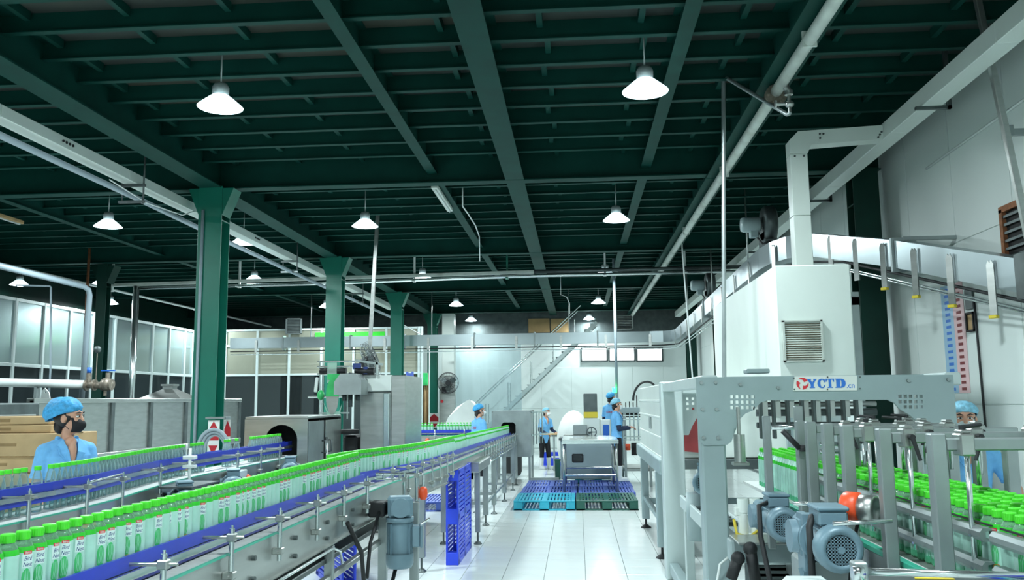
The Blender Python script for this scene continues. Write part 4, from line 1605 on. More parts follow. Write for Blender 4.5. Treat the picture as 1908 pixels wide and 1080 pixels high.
def pallet(label, m, x, y, z, w_=.97, d_=1.14, h=.152, rz=0., group='plastic pallets laid on the floor', slats=True):
    """plastic pallet: decks of slats, nine blocks, base skids"""
    t = thing('plastic_pallet', label, 'pallet', (x, y, z), rz, group)
    w2, d2 = w_/2, d_/2
    mb = MB()
    for a in (-1, 0, 1):
        for b in (-1, 0, 1):
            bw = .075 if a == 0 else .07
            mb.box(a*(w2-.07)-bw, b*(d2-.07)-.07, .02, a*(w2-.07)+bw, b*(d2-.07)+.07, h-.02, 0, .008)
    mb.build('block', m, t, fix=False, kind='stuff')
    mb = MB()
    for a in (-1, 0, 1):
        mb.box(a*(w2-.07)-.075, -d2, 0, a*(w2-.07)+.075, d2, .022, 0, .004)
    for b in (-1, 1):
        mb.box(-w2, b*(d2-.05)-.05, 0, w2, b*(d2-.05)+.05, .022, 0, .004)
    mb.build('base_frame', m, t, fix=False)
    mb = MB()
    for s in (-1, 1):
        mb.box(s*w2-s*.06, -d2, h-.024, s*w2, d2, h, 0, .004)
        mb.box(-w2+.06, s*d2-s*.06, h-.024, w2-.06, s*d2, h, 0, .004)
    mb.box(-.04, -d2+.06, h-.024, .04, d2-.06, h-.001)
    mb.box(-w2+.06, -.04, h-.024, w2-.06, .04, h-.0015)
    mb.build('deck_frame', m, t, fix=False)
    sl = MB().box(-.016, -d2+.06, h-.02, .016, d2-.06, h-.002, 0, .002).build('slat', m, t, fix=False)
    n = 16
    xs_ = [-w2+.085+(w_-.17)*i/(n-1) for i in range(n)]
    sl.location = (xs_[0], 0, 0)
    for xx in xs_[1:]:
        c = sl.copy()
        C.objects.link(c)
        c.location = (xx, 0, 0)
    return t


pallet('light cyan plastic pallet at the front left of the pallet floor', 'cyan_plastic', -.555, 14.33, 0)
pallet('dark green plastic pallet at the front right of the pallet floor', 'darkgreen_plastic', .43, 14.33, 0)
pallet('faded blue grey pallet right behind the light cyan one', 'bluegrey_plastic', -.53, 15.49, 0)
pallet('blue pallet right behind the dark green one under the steel table', 'bluegrey_plastic', .47, 15.49, 0)
pallet('blue pallet in the third row on the left', 'bluegrey_plastic', -.51, 16.65, 0)
pallet('blue pallet in the third row on the right under the worker', 'bluegrey_plastic', .49, 16.65, 0)
pallet('cyan pallet stacked under the standing worker behind the table', 'cyan_plastic', .40, 18.65, 0)
pallet('cyan pallet uppermost beside the grey machine base', 'cyan_plastic', .40, 18.65, .153)
pallet('blue grey pallet lying under the second conveyor', 'bluegrey_plastic', -2.62, 14.2, .0, rz=.03)

# blue pallet standing on its side in the aisle
t = thing('upright_pallet', 'blue plastic pallet standing on edge in the aisle', 'pallet', (-1.355, 9.80, 0))
H, L, W = .99, 1.12, .135
mb = MB()
for z0, z1 in ((0, .13), (.42, .58), (.87, H)):
    for y0, y1 in ((-L/2, -L/2+.14), (-.08, .08), (L/2-.14, L/2)):
        mb.box(-W/2, y0, z0, W/2, y1, z1, 0, .008)
mb.build('block', 'blue_plastic', t, fix=False, kind='stuff')
for sx in (-1, 1):
    mb = MB()
    for z0, z1 in ((0, .05), (.475, .525), (H-.05, H)):
        mb.box(sx*W/2-sx*.02, -L/2, z0, sx*W/2, L/2, z1, 0, .003)
    for y in (-L/2+.025, -.02, L/2-.025):
        mb.box(sx*W/2-sx*.02, y-.025, 0, sx*W/2, y+.025, H, 0, .003)
    mb.build('deck_frame', 'blue_plastic', t, fix=False)
    sl = None
    for k in range(20):
        z = .065+(H-.13)*k/19
        if sl is None:
            sl = MB().box(sx*W/2-sx*.016, -L/2+.04, -.014, sx*W/2-sx*.002, L/2-.04, .014, 0, .002).build('slat', 'blue_plastic', t, fix=False)
            sl.location = (0, 0, z)
        else:
            c = sl.copy()
            C.objects.link(c)
            c.location = (0, 0, z)
up2 = dup(t, None, (-2.0, 14.6, 0), 0, 'blue pallet standing on edge behind the conveyor legs')
up3 = dup(t, None, (-2.35, 8.3, 0), .5, 'blue slotted pallet standing on edge under the front conveyor')
for o in (up2, up3):
    o['category'] = 'pallet'

# steel table on the pallets
t = thing('steel_table', 'stainless steel work table standing on the blue pallets', 'table')
mb = MB()
mb.box(-.29, 15.02, 1.00, .69, 16.75, 1.035, 0, .006)
mb.box(-.29, 15.02, .965, .69, 15.05, 1.0)
mb.box(-.29, 16.72, .965, .69, 16.75, 1.0)
mb.build('tabletop', 'steel_bright', t)
for x in (-.255, .655):
    for y in (15.08, 16.68):
        MB().cyl((x, y, .153), (x, y, .99), .024, 12).build('leg', 'steel', t)
mb = MB()
for y in (15.08, 16.68):
    mb.cyl((-.255, y, .43), (.655, y, .43), .018, 10)
for x in (-.255, .655):
    mb.cyl((x, 15.08, .43), (x, 16.68, .43), .018, 10)
mb.build('stretcher', 'steel_bright', t, fix=False)
single(MB().plate([[(-.2, 0), (.28, .02), (.27, .10), (-.2, .13)]], 0, .012, 0, Matrix.Translation((.05, 15.3, 1.0352))), 'metal_sheet', 'steel', 'thin steel sheet lying on the work table', 'sheet')

# grey slicing machine behind it
t = thing('carton_machine', 'grey machine with a window, handwheel and dark tower with yellow band', 'machine')
MB().box(-.36, 17.35, .155, .66, 18.0, .92, 0, .015).build('base_cabinet', 'machine_grey', t)
MB().box(-.39, 17.3, .92, .72, 18.05, .965, 0, .008).build('worktop', 'steel_dark', t)
w_ = MB().plate([[(x*.115+sx*.0, z) for x, z in ((-1, -.06), (-.85, -.085), (.85, -.085), (1, -.06), (1, .06), (.85, .085), (-.85, .085), (-1, .06))]], 0, .006, 0, frame_up((-.02, 17.349, .57), (1, 0, 0), (0, -1, 0))).build('window_frame', 'black', t)
MB().box(-.11, 17.338, .51, .07, 17.344, .63).build('window_pane', 'dark_screen', w_)
a, b_ = at(1087, 733, Y=17.6), at(1113, 767, Y=17.6)
MB().box(a.x, 17.55, 1.20, b_.x, 17.75, a.z, 0, .01).build('tower', 'steel_dark', t)
c_ = at(1112, 778, Y=17.5)
MB().box(a.x-.005, 17.53, c_.z, b_.x+.005, 17.56, b_.z, 0, .004).build('yellow_band', 'yellow', t)
MB().box(a.x-.01, 17.5, .965, b_.x+.04, 17.8, 1.35, 0, .012).build('column_base', 'machine_white', t)
MB().box(-.30, 17.42, .965, .22, 17.9, 1.02, 0, .008).build('slide', 'steel', t)
MB().box(-.1, 17.45, 1.02, .18, 17.75, 1.22, 0, .01).build('head', 'steel_dull', t)
M = frame_m((.26, 17.3, 1.08), (1, 0, 0), (.2, -1, .1))
mb = MB()
mb.tube([M @ V((.095*cos(2*pi*i/20), .095*sin(2*pi*i/20), .03)) for i in range(21)], .012, 8, 0, False)
mb.bar(M @ V((-.09, 0, .03)), M @ V((.09, 0, .03)), .02, .02)
mb.bar(M @ V((0, -.09, .03)), M @ V((0, .09, .03)), .02, .02)
mb.cyl(M @ V((0, 0, -.22)), M @ V((0, 0, .05)), .018, 10)
mb.build('handwheel', 'steel_dark', t, fix=False)
for (x0_, x1_, z1_, m) in ((.45, .66, 1.32, 'machine_white'), (.50, .62, 1.22, 'valve_blue')):
    MB().box(x0_, 17.45 if m != 'valve_blue' else 17.42, .965, x1_, 17.7 if m != 'valve_blue' else 17.449, z1_, 0, .01).build('control_box', m, t)
single(MB().ell((-.10, 20.2, .74), (.40, .4, .74), 24, 14).ell((.12, 20.3, .5), (.35, .35, .5), 14, 8), 'covered_heap', 'tarp', 'heap under a pale plastic cover behind the grey machine', 'heap', fix=False)
o = bpy.data.objects['covered_heap']
o.location = (0, 0, 0)

# cardboard worktop the back worker loads
t = thing('packing_stand', 'small stand with a pale board at the back worker', 'table')
MB().box(-.93, 21.25, .875, -.36, 21.62, .905, 0, .004).build('board_top', 'cardboard', t)
mb = MB()
for x in (-.60, -.42):
    for y in (21.3, 21.57):
        mb.bar((x, y, 0.0), (x, y, .875), .04, .04)
mb.bar((-.66, 21.42, .85), (-.38, 21.42, .85), .04, .05)
mb.build('frame', 'steel_dull', t, fix=False)
t = thing('blue_crate', 'blue plastic crate on the floor beside the back worker', 'crate', (-.62, 23.3, 0))
mb = MB()
mb.box(-.3, -.2, 0, .3, .2, .03)
for s in (-1, 1):
    mb.box(s*.3-.012, -.2, 0, s*.3+.012, .2, .32)
    mb.box(-.3, s*.2-.012, 0, .3, s*.2+.012, .32)
    mb.box(-.31, s*.2-.02, .28, .31, s*.2+.02, .33)
mb.build('body', 'blue_plastic', t, fix=False)
MB().box(-.1, -.222, .2, .1, -.218, .25).build('handle_slot', 'pvc_white', t)
single(MB().box(-.52, 19.0, .0, -.40, 19.12, .42, 0, .01).box(-.53, 18.99, .40, -.39, 19.13, .44, 0, .01), 'green_bin', 'darkgreen_plastic', 'small dark green bin beside the grey machine', 'bin')
single(MB().bar((-1.0, 18.2, .09), (-.42, 18.2, .09), .06, .05).bar((-.98, 18.2, 0), (-.98, 18.2, .09), .05, .05).bar((-.44, 18.2, 0), (-.44, 18.2, .09), .05, .05), 'floor_rail', 'steel_dull', 'low steel floor rail behind the pallets on the left', 'rail')

# filling rack right of the workers
t = thing('grid_rack', 'steel rack of upright rods right of the standing workers', 'rack')
for x in (.93, 1.42):
    for y in (17.4, 18.6):
        MB().box(x-.025, y-.025, 0, x+.025, y+.025, 1.45, 0, .004).build('leg', 'steel_dull', t)
mb = MB()
for k in range(6):
    mb.cyl((.95+.085*k, 17.4, .9), (.95+.085*k, 17.4, 1.45), .014, 8)
mb.build('rod', 'steel_bright', t, fix=False, kind='stuff')
mb = MB()
for z in (.98, 1.32, 1.4, .92):
    mb.bar((.9, 17.38, z), (1.45, 17.38, z), .03, .02)
mb.build('cross_bar', 'steel_bright', t, fix=False, kind='stuff')
MB().box(.82, 17.45, 1.44, 1.5, 18.6, 1.56, 0, .012).build('top_head', 'machine_grey', t)
MB().box(.95, 17.5, 1.36, 1.5, 18.5, 1.44, 0, .006).build('under_head', 'dark_inside', t)
mb = MB()
for k, hh in enumerate((.1, .12, .1, .24, .12, .16, .12)):
    mb.cyl((.98+.075*k, 17.7, 1.56), (.98+.075*k, 17.7, 1.56+hh), .011, 8)
mb.build('top_rod', 'rubber', t, fix=False, kind='stuff')
MB().box(.9, 17.45, .3, 1.5, 18.5, .36, 0, .01).build('shelf', 'steel', t)
mb = MB()
for x in (.98, 1.22):
    mb.cyl((x, 17.34, .72), (x, 17.34, .84), .05, 12)
mb.build('orange_knob', 'orange', t)
MB().box(1.05, 17.36, .62, 1.16, 17.42, .86).build('clamp_block', 'dark_inside', t)
a = at(1145, 560, Y=19.4)
a = at(1145, 560, Y=20.3)
t = thing('signal_mast', 'thin grey mast from ceiling to machine with a green signal light', 'mast', (a.x, 20.3, 0))
MB().cyl((0, 0, 1.5), (0, 0, DECK), .035, 10).build('pole', 'pvc_grey', t)
MB().box(-.12, -.1, 0, .12, .1, 1.5, 0, .01).build('pedestal', 'machine_grey', t)
MB().cyl((-.06, -.06, 1.88), (-.06, -.06, 2.0), .05, 12).build('signal_light', 'green_led', t)
MB().bar((-.06, -.06, 1.85), (0, 0, 1.85), .03, .03).build('bracket', 'pvc_grey', t)
# ================================================================== RIGHT SIDE
# white trunking along the right wall with its branch to the hood
t = thing('cable_trunking', 'white metal trunking high along the right wall with a branch down to the white hood', 'trunking')
for k in range(11):
    y0 = 4.6+2.4*k
    MB().box(3.50, y0+.003, 4.60, 3.70, min(y0+2.397, 30.5), 4.785, 0, .006).build('trunking_length', 'machine_white', t)
mb = MB()
mb.plate([[(2.46, 4.46), (2.655, 4.46), (2.70, 4.56), (3.499, 4.60), (3.499, 4.76), (2.56, 4.72), (2.46, 4.62)]], 0, .19, 0, frame_up((0, 9.80, 0), (1, 0, 0), (0, -1, 0)))
mb.build('branch', 'machine_white', t)
MB().box(2.462, 9.615, 3.75, 2.653, 9.80, 4.458, 0, .005).build('drop_length', 'machine_white', t)
MB().box(2.462, 9.615, 3.002, 2.653, 9.80, 3.745, 0, .005).build('drop_length', 'machine_white', t)
mb = MB()
for x, z in ((2.51, 4.43), (2.61, 4.43), (2.8, 4.68), (2.84, 4.68), (2.8, 4.63), (3.44, 4.62), (3.46, 4.65), (3.48, 4.68)):
    mb.cyl((x, 9.61, z), (x, 9.602, z), .012, 8)
mb.build('screw', 'steel_dark', t)
for y in (8.55, 12.6, 17.0, 21.5):
    mb = MB()
    mb.bar((3.77, y, 4.57), (3.77, y, DECK), .04, .04)
    mb.bar((3.44, y, 4.585), (3.79, y, 4.585), .04, .03)
    mb.build('hanger', 'steel_dark', t)

# white pipe under the beam with flange, tap and drop
t = thing('steam_pipe', 'flaking white pipe under the right ceiling beam with a flange and a tap', 'pipe')
for k in range(6):
    MB().cyl((2.0, 4.0+4.4*k, 4.69), (2.0, 4.0+4.4*k+4.39, 4.69), .056, 16).build('pipe_length', 'pipe_white', t)
mb = MB()
mb.cyl((2.0, 8.20, 4.66), (2.0, 8.24, 4.66), .105, 20)
mb.cyl((2.0, 8.25, 4.66), (2.0, 8.28, 4.66), .105, 20)
for i in range(6):
    mb.cyl((2.0+.08*cos(i*pi/3), 8.18, 4.66+.08*sin(i*pi/3)), (2.0+.08*cos(i*pi/3), 8.30, 4.66+.08*sin(i*pi/3)), .012, 6)
mb.build('flange', 'valve_bronze', t, fix=False)
mb = MB()
mb.cyl((2.02, 7.98, 4.69), (2.06, 7.98, 4.60), .032, 12)
mb.cyl((2.06, 7.98, 4.61), (2.06, 7.98, 4.57), .04, 12)
mb.cyl((2.06, 7.98, 4.58), (2.06, 7.98, 4.39), .016, 10)
mb.ell((2.06, 7.98, 4.48), (.045, .036, .036), 12, 8)
mb.cyl((2.06, 7.98, 4.48), (1.94, 7.98, 4.485), .016, 8)
mb.cyl((1.94, 7.98, 4.485), (1.925, 7.98, 4.485), .036, 12)
mb.build('tap', 'steel', t, fix=False)
pt_, pb_ = at(1348, 142, Y=8.85), at(1349, 700, Y=8.85)
MB().tube([(2.06, 7.98, 4.40), (2.055, 7.985, 4.385), (2.04, 8.0, 4.385), pt_], .020, 10).tube([pt_, (pb_.x, 8.85, 1.89)], .022, 10).ell(pt_, (.034, .034, .034), 12, 8).build('drop_pipe', 'steel_dull', t, fix=False)
for y in (7.0, 11.2, 15.2, 20.0, 26.0):
    MB().bar((2.0, y, 4.63), (2.0, y, 4.775), .12, .02).build('clip', 'pipe_white', t)

# air conveyor: stainless duct around the hall
AC = [(-10.2, 24.6, -.3), (2.1, 24.6, -.3), (2.5, 24.52, -.3), (2.75, 24.3, -.3), (2.85, 23.9, -.3), (2.86, 12.9, 0), (2.90, 12.35, 0), (3.02, 11.95, 0), (3.24, 11.66, -.01), (3.42, 11.0, -.12), (4.03, 7.75, -1.03), (4.12, 7.2, -1.2)]
t = thing('air_conveyor', 'overhead stainless air conveyor duct running round the hall with hanging guide tabs', 'conveyor')
ACZ = 3.78
cuts = [(0, 2), (1, 5), (4, 6), (5, 9), (8, 10), (9, 12)]
segs = [[(-10.2, 24.6, -.3), (-6.6, 24.6, -.3)], [(-6.58, 24.6, -.3), (-2.95, 24.6, -.3)], [(-2.93, 24.6, -.3), (.6, 24.6, -.3)], AC[1:5], [(2.85, 23.88, -.3), (2.855, 18.5, -.153)], [(2.855, 18.48, -.152), AC[5]], AC[5:9], [AC[8], (3.66, 9.72, -.48)], [(3.667, 9.69, -.49), AC[10], AC[11]]]
segs[3] = [(.62, 24.6, -.3)]+AC[1:5]
for s in segs:
    mb = sweep(MB(), [(-.11, ACZ-.155), (.11, ACZ-.155), (.11, ACZ+.155), (-.11, ACZ+.155)], s)
    mb.build('duct', 'duct_steel', t)
    e = s[-1]
for (x, y, dz, ax) in ((-6.59, 24.6, -.3, 0), (-2.94, 24.6, -.3, 0), (.61, 24.6, -.3, 0), (-5.0, 24.6, -.3, 0), (-8.6, 24.6, -.3, 0), (-1.2, 24.6, -.3, 0), (2.855, 18.49, -.152, 1), (3.665, 9.705, -.487, 1)):
    mb = MB()
    if ax == 0:
        mb.box(x-.02, y-.125, ACZ-.22+dz, x+.02, y+.125, ACZ+.20+dz, 0, .004)
    else:
        mb.box(x-.14, y-.02, ACZ-.20+dz, x+.14, y+.02, ACZ+.19+dz, 0, .004)
    mb.build('flange_strap', 'steel_dull', t, fix=False)
MB().bar((3.66, 9.70, 3.47), (4.24, 9.70, 3.47), .05, .04).build('wall_arm', 'steel_dull', t)


def acpt(s):
    P = [V((p[0], p[1], ACZ+p[2])) for p in AC]
    for a, b in zip(P, P[1:]):
        L = (b-a).length
        if s <= L or b is P[-1]:
            return a+(b-a)*(s/L), (b-a).normalized()
        s -= L


for off in (-.05, .05):
    mb = MB()
    mb.tube([(p[0]+(off if p[1] < 24.2 else 0), p[1]-(off if p[1] > 24.2 else 0), ACZ-.33+p[2]) for p in AC], .012, 6, 0, False)
    mb.build('neck_rail', 'steel_bright', t)
mb = MB()
mb.tube([(p[0]-.02, p[1]-.02, ACZ-.24+p[2]) for p in AC], .018, 6, 0, False)
mb.build('cable', 'rubber', t)
tot = sum((V((b[0]-a[0], b[1]-a[1], b[2]-a[2]))).length for a, b in zip(AC, AC[1:]))
s = .8
while s < tot-.1:
    p, d = acpt(s)
    right = V((d.y, -d.x, 0)).normalized()
    near = s > tot-6.3
    hh = .5 if near else .36
    q = p+right*.135 if not near else p+V((-.85, -.52, 0))*.145
    nrm = right if not near else V((-.85, -.52, 0)).normalized()
    ux = V((0, 0, 1)).cross(nrm).normalized()
    M = frame_up((q.x, q.y, q.z-.02), ux, nrm)
    wv = .035
    tb = MB().plate([[(-wv, .10-hh), (wv, .10-hh), (wv, .07), (wv*.4, .11), (0, .085), (-wv*.4, .11), (-wv, .07)]], -.008, .008, 0, M)
    tb.build('guide_tab', 'steel', t, fix=False)
    if near and int(s*10) % 2 == 0:
        b = MB()
        b.box(-wv*1.1, .07-hh, -.02, wv*1.1, .10-hh, .03, 0, .004, M)
        b.build('yellow_tip', 'yellow', t, fix=False)
    s += .62 if near else 1.28
mb = MB()
for (x, y) in ((-7.8, 24.6), (-4.2, 24.6), (-.2, 24.6), (2.86, 22), (2.86, 18.0), (2.86, 14.2)):
    b = MB().cyl((x, y, ACZ+.14-.3*min(1, max(0, (y-12.9)/11))), (x, y, DECK), .014, 8)
    b.build('hanger_rod', 'steel', t)
# strut at the right
b = MB()
b.bar((3.62, 7.5, DECK), (3.94, 7.62, 3.06), .055, .055, 0, .006)
b.build('strut', 'steel', t)
MB().cyl((3.94, 7.62, 3.06), (3.97, 7.64, 2.74), .014, 8).build('threaded_rod', 'steel_bright', t)
MB().box(3.86, 7.55, 2.55, 3.89, 7.75, 2.95, 0, .004).build('end_plate', 'steel_dark', t)
# blowers on top of the duct
for (y, lb) in ((12.7, 'grey blower with drum motor on top of the air conveyor beside the white drop duct'), (18.4, 'smaller looking grey blower farther back on the air conveyor')):
    bt = thing('blower', lb, 'blower', (2.82, y, ACZ+.165-(.15 if y > 15 else 0)))
    mb = MB()
    mb.lathe([(0, -.09), (.24, -.09), (.27, -.06), (.27, .06), (.24, .09), (0, .09)], 24, 0, frame_m((.06, 0, .33), (0, 1, 0), (1, 0, 0)))
    mb.box(-.03, -.12, 0, .15, .3, .22, 0, .01)
    mb.build('fan_housing', 'steel_dark', bt)
    mb = MB()
    mb.lathe([(0, 0), (.10, 0), (.115, .02), (.115, .24), (.10, .28), (0, .285)], 20, 0, frame_m((-.06, 0, .33), (0, 1, 0), (-1, 0, 0)))
    mb.box(-.22, -.06, .13, -.1, .06, .25, 0, .01)
    mb.build('motor', 'machine_grey', bt)
    MB().tube([(-.12, -.02, .14), (-.06, -.1, .02), (.04, -.16, .05)], .015, 6).build('cable', 'rubber', bt)
a = at(1268, 480, Y=16)
single(MB().tube([(2.02, 16.0, 4.60), (2.02, 16.0, 4.45), (2.13, 16.0, 1.9), (2.13, 16.0, 0)], .014, 8), 'thin_rod', 'pvc_white', 'thin pale rod hanging straight down left of the white hood', 'rod')
t = thing('wall_ducts', 'pale panels and cable loop between the far right columns', 'panel')
MB().box(4.1, 18.6, .05, 4.23, 19.9, 3.4, 0, .01).build('panel', 'machine_white', t)
MB().tube([(4.05, 20.0, 1.8), (4.05, 20.0, 3.2), (4.05, 20.3, 3.45), (4.05, 20.8, 3.45)], .03, 8).build('hose', 'rubber', t)
MB().box(4.1, 24.6, .05, 4.23, 26.5, 3.4, 0, .01).build('panel', 'machine_white', t)

# white hood over the shrink tunnel
t = thing('white_hood', 'large white sheet metal hood with a louvred vent above the packing machine', 'hood')
mb = MB()
mb.box(1.94, 8.4, 1.885, 2.66, 12.2, 3.00, 0, .012)
mb.build('casing', 'machine_white', t)
MB().box(1.936, 8.396, 1.885, 2.664, 8.41, 1.90).build('lower_seam', 'steel_dull', t)
va, vb = at(1457, 597, Y=8.38), at(1536, 673, Y=8.38)
mb = MB()
mb.box(va.x, 8.365, vb.z, va.x+.02, 8.40, va.z)
mb.box(vb.x-.02, 8.365, vb.z, vb.x, 8.40, va.z)
mb.box(va.x, 8.365, vb.z, vb.x, 8.40, vb.z+.015)
mb.box(va.x, 8.365, va.z-.015, vb.x, 8.40, va.z)
fr = mb.build('vent_frame', 'pipe_white', t)
MB().box(va.x, 8.394, vb.z, vb.x, 8.399, va.z).build('vent_backing', 'cardboard_dark', t)
n = 17
for k in range(n):
    z = vb.z+.015+(va.z-vb.z-.03)*(k+.5)/n
    M = Matrix.Translation((0, 8.382, z)) @ Matrix.Rotation(-.5, 4, 'X')
    MB().box(va.x+.02, -.009, -.0035, vb.x-.02, .009, .0035, 0, 0, M).build('vent_slat', 'pipe_white', t, fix=False)
MB().box(1.99, 8.42, 1.2, 2.05, 8.48, 1.885).build('leg', 'machine_grey', t)
MB().box(2.72, 8.6, 1.2, 2.79, 8.67, 2.75).build('side_stand', 'steel_dull', t)
MB().box(2.66, 8.6, 2.62, 2.79, 8.67, 2.70).build('side_stand_arm', 'steel_dull', t)
for x in (1.99, 2.55):
    for y in (8.45, 12.1):
        pass

# shrink tunnel
t = thing('shrink_tunnel', 'long pale grey shrink tunnel with ribbed side and dark red heat curtain', 'machine')
MB().box(.90, 9.35, 1.09, 2.70, 12.6, 1.88, 0, .012).build('body', 'machine_white', t)
for z in (1.09, 1.30, 1.52, 1.70):
    MB().box(.885, 9.4, z-.012, .90, 12.58, z+.012, 0, .004).build('rib', 'white_panel', t)
MB().box(.88, 10.7, 1.36, .90, 10.85, 1.50, 0, .004).build('latch', 'steel_dull', t)
MB().box(.84, 9.2, .93, .93, 12.7, 1.085, 0, .008).build('base_channel', 'machine_grey', t)
MB().box(2.66, 9.2, .93, 2.75, 12.7, 1.085, 0, .008).build('base_channel', 'machine_grey', t)
MB().box(.93, 9.3, .98, 2.66, 12.6, 1.085, 0, .008).build('conveyor_bed', 'steel_dark', t)
for x in (.89, 2.7):
    for y in (9.7, 11.95):
        l = MB().box(x-.05, y-.05, .12, x+.05, y+.05, .93, 0, .006).build('leg', 'machine_grey', t)
        mb = MB()
        mb.cyl((x, y, .02), (x, y, .14), .014, 8)
        mb.lathe([(.07, 0), (.07, .01), (.03, .04), (.015, .045)], 14, 0, Matrix.Translation((x, y, 0)))
        mb.build('levelling_foot', 'rubber', l, fix=False)
mb = MB()
mb.bar((.89, 9.7, .4), (.89, 11.95, .4), .05, .05)
mb.bar((.89, 11.95, .35), (2.7, 11.95, .35), .05, .08)
mb.build('stretcher', 'machine_grey', t, fix=False)
M = frame_up((0, 9.30, 0), (1, 0, 0), (0, -1, 0))
MB().plate([[(1.02, 1.18), (1.40, 1.14), (1.40, 1.62), (1.28, 1.66), (1.20, 1.62), (1.14, 1.45), (1.02, 1.38)]], 0, .03, 0, M).build('heat_curtain', 'red_curtain', t)
MB().tube([(.80+.17-.17*cos(pi*i/10), 12.5, 1.70+.16*sin(pi*i/10)*1.3+.012*i) for i in range(9)], .016, 8).build('hose', 'rubber', t)

# case packer: front arch, rear posts, beams
t = thing('packing_machine', 'big grey arched packing machine frame with the sign on its cross beam', 'machine')
PK = t
YF = 5.7
pxo = [(1296, 703), (1773, 698), (1782, 802), (1788, 905), (1722, 905), (1716, 815), (1706, 784), (1692, 772), (1675, 762), (1664, 750), (1652, 744.5), (1428, 745.5), (1416, 750), (1402, 764), (1388, 770), (1377, 781), (1370, 800), (1362, 822), (1354, 828), (1312, 829), (1301, 820)]


def px_xz(p, Y=YF):
    q = at(p[0], p[1], Y=Y)
    return (q.x, q.z)


outer = [px_xz(p) for p in pxo]
holes = []
for i in range(5):
    for j in range(3):
        for (ox, oy) in ((1363, 739), (1675, 738)):
            if ox > 1600 and j == 2 and i == 0:
                continue
            c = px_xz((ox+9.7*i, oy+9.8*j))
            hs = .0105
            holes.append([(c[0]-hs, c[1]-hs), (c[0]-hs, c[1]+hs), (c[0]+hs, c[1]+hs), (c[0]+hs, c[1]-hs)])
M = frame_up((0, YF, 0), (1, 0, 0), (0, -1, 0))
MB().plate([outer]+holes, 0, .02, 0, M).build('front_plate', 'machine_grey', t)
mb = MB()
for p in ((1306, 713), (1332, 712), (1378, 716), (1308, 762), (1334, 762), (1310, 815), (1337, 815), (1448, 722), (1690, 709), (1764, 707), (1770, 790)):
    c = px_xz(p)
    mb.cyl((c[0], YF-.02, c[1]), (c[0], YF-.032, c[1]), .011, 8)
mb.build('bolt', 'steel_dull', t)
# hollow box behind the plate (ring beam) and the posts
a, b = px_xz((1307, 830)), px_xz((1352, 830))
MB().box(a[0], YF-.01, 0.0, b[0], YF+.16, 1.84, 0, .012).build('front_post', 'machine_grey', t)
a2, b2 = px_xz((1735, 830)), px_xz((1780, 830))
MB().box(a2[0], YF+.005, 0.0, b2[0], YF+.16, 1.84, 0, .012).build('front_post', 'machine_grey', t)
MB().box(b[0], YF+.005, 1.75, a2[0], YF+.16, 1.86, 0, .01).build('cross_beam', 'machine_grey', t)
for (x0_, x1_) in ((.82, 1.03), (2.40, 2.60)):
    MB().box(x0_, 8.55, 0, x1_, 8.75, 1.89, 0, .01).build('rear_post', 'machine_light', t)
    MB().box(x0_+.02, YF+.15, 1.79, x0_+.12, 8.55, 1.875, 0, .008).build('side_beam', 'machine_light', t)
    MB().box(x0_+.03, YF+.16, .06, x0_+.12, 8.55, .16, 0, .008).build('sill_beam', 'machine_grey', t)
MB().box(1.03, 8.58, 1.77, 2.40, 8.72, 1.88, 0, .008).build('rear_cross_beam', 'machine_light', t)
M2 = frame_up((0, 8.76, 0), (1, 0, 0), (0, -1, 0))
hl = []
for i in range(5):
    for j in range(3):
        x, z = 1.10+.055*i, 1.62+.05*j
        hl.append([(x-.012, z-.012), (x-.012, z+.012), (x+.012, z+.012), (x+.012, z-.012)])
MB().plate([[(1.03, 1.36), (1.10, 1.36), (1.14, 1.45), (1.22, 1.58), (1.45, 1.58), (1.45, 1.77), (1.03, 1.77)]]+hl, 0, .012, 0, M2).build('perforated_plate', 'machine_light', t)
MB().box(1.11, YF+.02, 1.88, 1.26, YF+.14, 1.91, 0, .006).build('top_lug', 'machine_grey', t)
# sign
sa, sb = px_xz((1474, 701)), px_xz((1596, 727))
sw_, sh_ = sb[0]-sa[0], sa[1]-sb[1]
sg = MB()
M3 = frame_up((sa[0], YF-.022, sb[1]), (1, 0, 0), (0, -1, 0))
sg.plate([[(0, 0), (sw_*.985, .0), (sw_, sh_), (.015, sh_)]], 0, .006, 0, M3)
sign = sg.build('sign_plate', 'sign_white', t, label='white sign plate with red swirl and blue lettering')
lt = MB()
U_ = sh_


def glyph(polys, x, w_, h=.58, y=.22, m=0):
    for P in polys:
        lt.plate([[(x*U_+p[0]*w_*U_, y*U_+p[1]*h*U_) for p in P]], .0065, .009, m, M3)


# slab serif capitals drawn as polygons in a unit square
gY = [[(0, 1), (.44, 1), (.44, .9), (.38, .9), (.55, .62), (.72, .9), (.66, .9), (.66, 1), (1, 1), (1, .9), (.93, .9), (.68, .45), (.68, .1), (.8, .1), (.8, 0), (.26, 0), (.26, .1), (.38, .1), (.38, .42), (.08, .9), (0, .9)]]
gC = [[(.98, .96), (.98, .62), (.88, .62), (.78, .84), (.62, .9), (.48, .85), (.40, .7), (.38, .5), (.40, .3), (.48, .15), (.62, .1), (.8, .16), (.9, .34), (1, .34), (.94, .12), (.78, .0), (.5, -.02), (.22, .06), (.06, .24), (0, .5), (.06, .76), (.22, .94), (.5, 1.02), (.76, 1.0), (.88, .94), (.92, .98)]]
gT = [[(0, 1), (1, 1), (1, .66), (.92, .66), (.84, .88), (.66, .9), (.66, .1), (.8, .1), (.8, 0), (.2, 0), (.2, .1), (.34, .1), (.34, .9), (.16, .88), (.08, .66), (0, .66)]]
gD = [[(0, 1), (.56, 1), (.8, .94), (.95, .76), (1, .5), (.95, .24), (.8, .06), (.56, 0), (0, 0), (0, .1), (.1, .1), (.1, .9), (0, .9)]]
